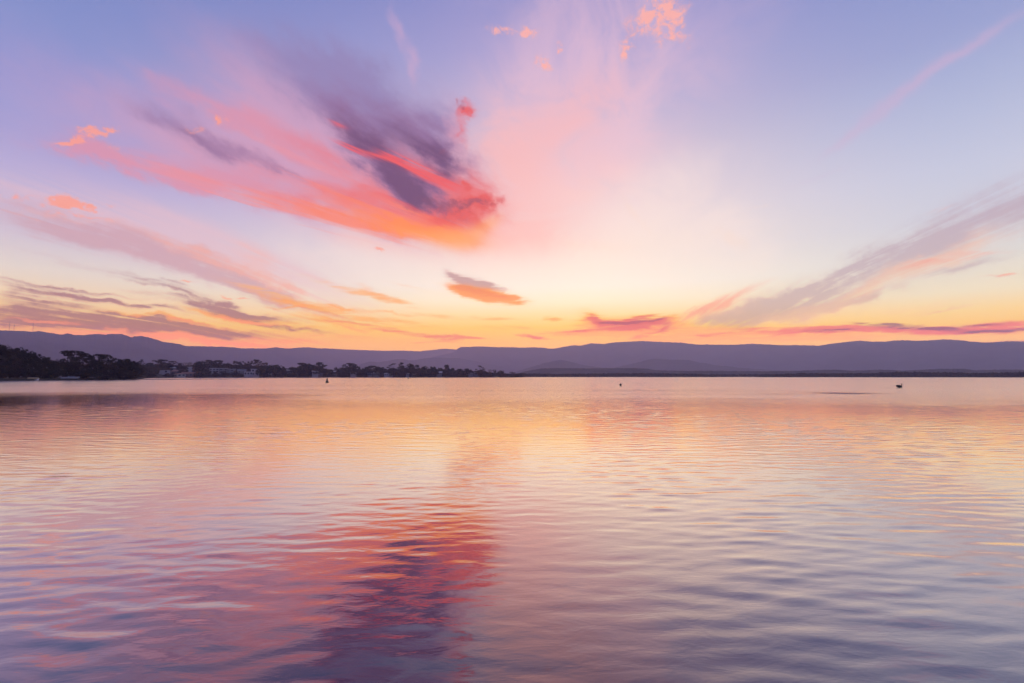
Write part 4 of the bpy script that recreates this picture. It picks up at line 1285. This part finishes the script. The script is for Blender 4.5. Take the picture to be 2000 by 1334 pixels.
def cone_buoy():
    x, y, t = water_point(638.8, 747.2)
    s = t / F
    e = empty('buoy', (x, y, 0)); tag(e, 'dark cone-shaped marker buoy off the town shore', 'buoy', 'marker buoys')
    rb = 3.3 * s; H_ = 7.9 * s
    m = MB(); m.lathe([(rb * .82, -.25), (rb * .95, -.1), (rb, .0), (rb * 1.0, .10 * H_), (rb * .9, .16 * H_), (rb * .62, .18 * H_)], 20); m.build('float', M_buoy, e, True)
    c = MB()
    for k in range(4):
        a = math.pi / 4 + k * math.pi / 2
        c.tube([(rb * .66 * math.cos(a), rb * .66 * math.sin(a), .17 * H_), (rb * .28 * math.cos(a), rb * .28 * math.sin(a), .82 * H_)], [.035, .03], 6)
    for q in (.36, .56, .78):
        rr_ = rb * (.66 - .38 * (q - .17) / .65)
        c.lathe([(rr_ - .03, q * H_), (rr_ + .03, q * H_ + .02), (rr_ + .03, q * H_ + .05), (rr_ - .03, q * H_ + .07)], 12)
    c.build('cage', M_steel, e)
    d = MB(); d.lathe([(rb * .5, .18 * H_), (rb * .47, .4 * H_), (rb * .33, .78 * H_), (rb * .3, .84 * H_)], 16); d.build('tower', M_buoy, e, True)
    l = MB(); l.lathe([(rb * .33, .84 * H_ + .003), (rb * .33, .88 * H_), (rb * .24, .89 * H_), (rb * .24, .97 * H_), (rb * .12, 1.0 * H_)], 14); l.build('lantern', M_buoy, e, True)


cone_buoy()
x, y, t = water_point(797.9, 740.3)
s = t / F
e = empty('buoy', (x, y, 0)); tag(e, 'small round mooring buoy close under the headland', 'buoy', 'marker buoys')
m = MB(); rb = 1.15 * s
m.lathe([(rb * math.sin(a), rb * .55 - rb * math.cos(a)) for a in np.linspace(.15, math.pi - .15, 12)], 18); m.build('float', M_buoy, e, True)
m = MB(); m.tube([(0, 0, rb * 1.45), (.02, 0, rb * 2.3), (0, 0, rb * 2.7)], [.09, .08, .05], 8); m.build('stem', M_steel, e)

# ------------------------------------------------------------------ pelicans
def pelican(px, py, length_px, label, heading, body_mat, neck_px, wing_mat, twist=0.0):
    x, y, t = water_point(px, py)
    s = t / F
    L = length_px * s                       # body length
    e = empty('pelican', (x, y, 0), heading)
    tag(e, label, 'pelican', 'pelicans floating on the lake')
    m = MB(); rings = []
    # trunk, tail to breast then up the S-bent neck to the head, one skin
    spine = [(-.56, .20, .015, .02), (-.48, .19, .06, .05), (-.36, .22, .17, .17), (-.14, .23, .23, .24), (.10, .20, .23, .22), (.28, .17, .18, .17),
             (.37, .20, .10, .12), (.40, .30, .06, .07), (.37, .42, .045, .05), (.36, .52, .04, .045), (.385, .60, .045, .05), (.42, .645, .055, .055), (.455, .64, .045, .045), (.49, .62, .02, .025)]
    sp = [Vector((a, 0, b)) for a, b, _, _ in spine]
    nk = neck_px * s / (L * .70)
    for i, (a, b, rw, rh) in enumerate(spine):
        zz = b if b <= .2 else .2 + (b - .2) * nk
        c = Vector((a, 0, zz))
        tn = (sp[min(i + 1, len(sp) - 1)] - sp[max(i - 1, 0)]).normalized()
        up = Vector((0, 1, 0)).cross(tn) * -1
        ring = []
        for k in range(14):
            q = 2 * math.pi * k / 14
            p = c + Vector((0, 1, 0)) * (rw * math.cos(q)) + up * (rh * math.sin(q))
            ring.append(tuple(v * L for v in p))
        rings.append(ring)
    m.rings(rings)
    m.build('body', body_mat, e, True)
    for sd in (-1, 1):
        w = MB(); rr_ = []
        for (a, zc, rw, rh) in ((-.55, .25, .02, .02), (-.42, .30, .06, .09), (-.2, .33, .08, .15), (.05, .29, .075, .13), (.2, .22, .03, .07), (.26, .2, .01, .02)):
            ring = []
            for k in range(10):
                q = 2 * math.pi * k / 10
                ring.append((a * L, (sd * (.15 + (.02 if abs(a) < .3 else 0)) + rw * math.cos(q)) * L, (zc + rh * math.sin(q)) * L))
            rr_.append(ring)
        w.rings(rr_); w.build('wing', wing_mat, e, True)
    hz_ = (.2 + (.645 - .2) * nk)
    b = MB(); rr_ = []
    for (a, dz_, rw, rh) in ((.46, .0, .03, .035), (.52, -.05, .028, .05), (.58, -.13, .022, .045), (.64, -.22, .016, .025), (.675, -.28, .006, .008)):
        rr_.append([((a + 0.0) * L, rw * math.cos(2 * math.pi * k / 10) * L, (hz_ + dz_ + rh * math.sin(2 * math.pi * k / 10)) * L) for k in range(10)])
    b.rings(rr_); b.build('bill', M_bill, e, True)
    ey = MB()
    for sd in (-1, 1):
        ey.lathe([(.004 * L, -.010 * L), (.011 * L, -.005 * L), (.011 * L, .005 * L), (.004 * L, .010 * L)], 8, (.435 * L, sd * .052 * L, (hz_ + .012) * L))
    ey.build('eyes', M_glass, e, True)
    return e


pelican(1757, 757.0, 8.8, 'dark-backed pelican floating side-on with its neck upright', R(0), M_featd, 6.6, M_featd)
pelican(1212, 753.6, 8.2, 'dark pelican seen end-on, out in the middle of the lake', R(68), M_featd, 6.2, M_featd)
pelican(71.5, 743.2, 5.0, 'small white-breasted pelican near the bank below the yellow dinghy', R(20), M_featw, 3.0, M_featd)

# ------------------------------------------------------------------ transmission masts on the left mountain
def mast(px, top, base, r, label):
    x, y = at(px, r)
    zb = z_at(px, base, r) - 14; zt = z_at(px, top, r)
    h = zt - zb
    e = empty('transmission_mast', (x, y, zb)); tag(e, label, 'mast', 'masts on the mountain crest')
    m = MB(); wb, wt = 3.2, 1.1; n = 12
    for k in range(3):
        a = k * 2 * math.pi / 3
        m.tube([(wb * math.cos(a), wb * math.sin(a), 0), (wt * math.cos(a), wt * math.sin(a), h * .84)], [.42, .34], 5)
    for i in range(n):
        z0 = h * .84 * i / n; z1 = h * .84 * (i + 1) / n
        w0 = wb + (wt - wb) * i / n; w1 = wb + (wt - wb) * (i + 1) / n
        for k in range(3):
            a = k * 2 * math.pi / 3; b = (k + 1) * 2 * math.pi / 3
            m.tube([(w0 * math.cos(a), w0 * math.sin(a), z0), (w1 * math.cos(b), w1 * math.sin(b), z1)], [.2, .2], 4)
    m.build('lattice', M_steel, e)
    q = MB(); q.lathe([(.9, h * .842), (.8, h * .9), (.5, h * .93), (.45, h)], 8); q.build('antenna', M_steel, e)


mast(16.5, 626.5, 645.5, 5050, 'tallest thin mast on the left mountain crest')
mast(25.5, 632, 646.5, 5060, 'shorter mast between the other two masts')
mast(62.5, 627, 648, 5110, 'thin mast standing apart to the right of the other masts')


# ------------------------------------------------------------------ haze: the evening air over the lake
hz = bpy.data.materials.new('evening_haze'); hz.use_nodes = True
H = NT(hz.node_tree); H.n.clear()
pv = H.n.new('ShaderNodeVolumePrincipled')
pv.inputs['Color'].default_value = HAZE_C
pv.inputs['Density'].default_value = HAZE_D
pv.inputs['Anisotropy'].default_value = HAZE_G
ho = H.n.new('ShaderNodeOutputMaterial'); H.l.new(pv.outputs[0], ho.inputs['Volume'])
hb = MB(); hb.box(-13800, 13800, -1700, 13200, -4, 640)
haze = hb.build('haze', hz)
tag(haze, 'thin violet evening haze over the lake and the ranges', 'haze', kind='stuff')
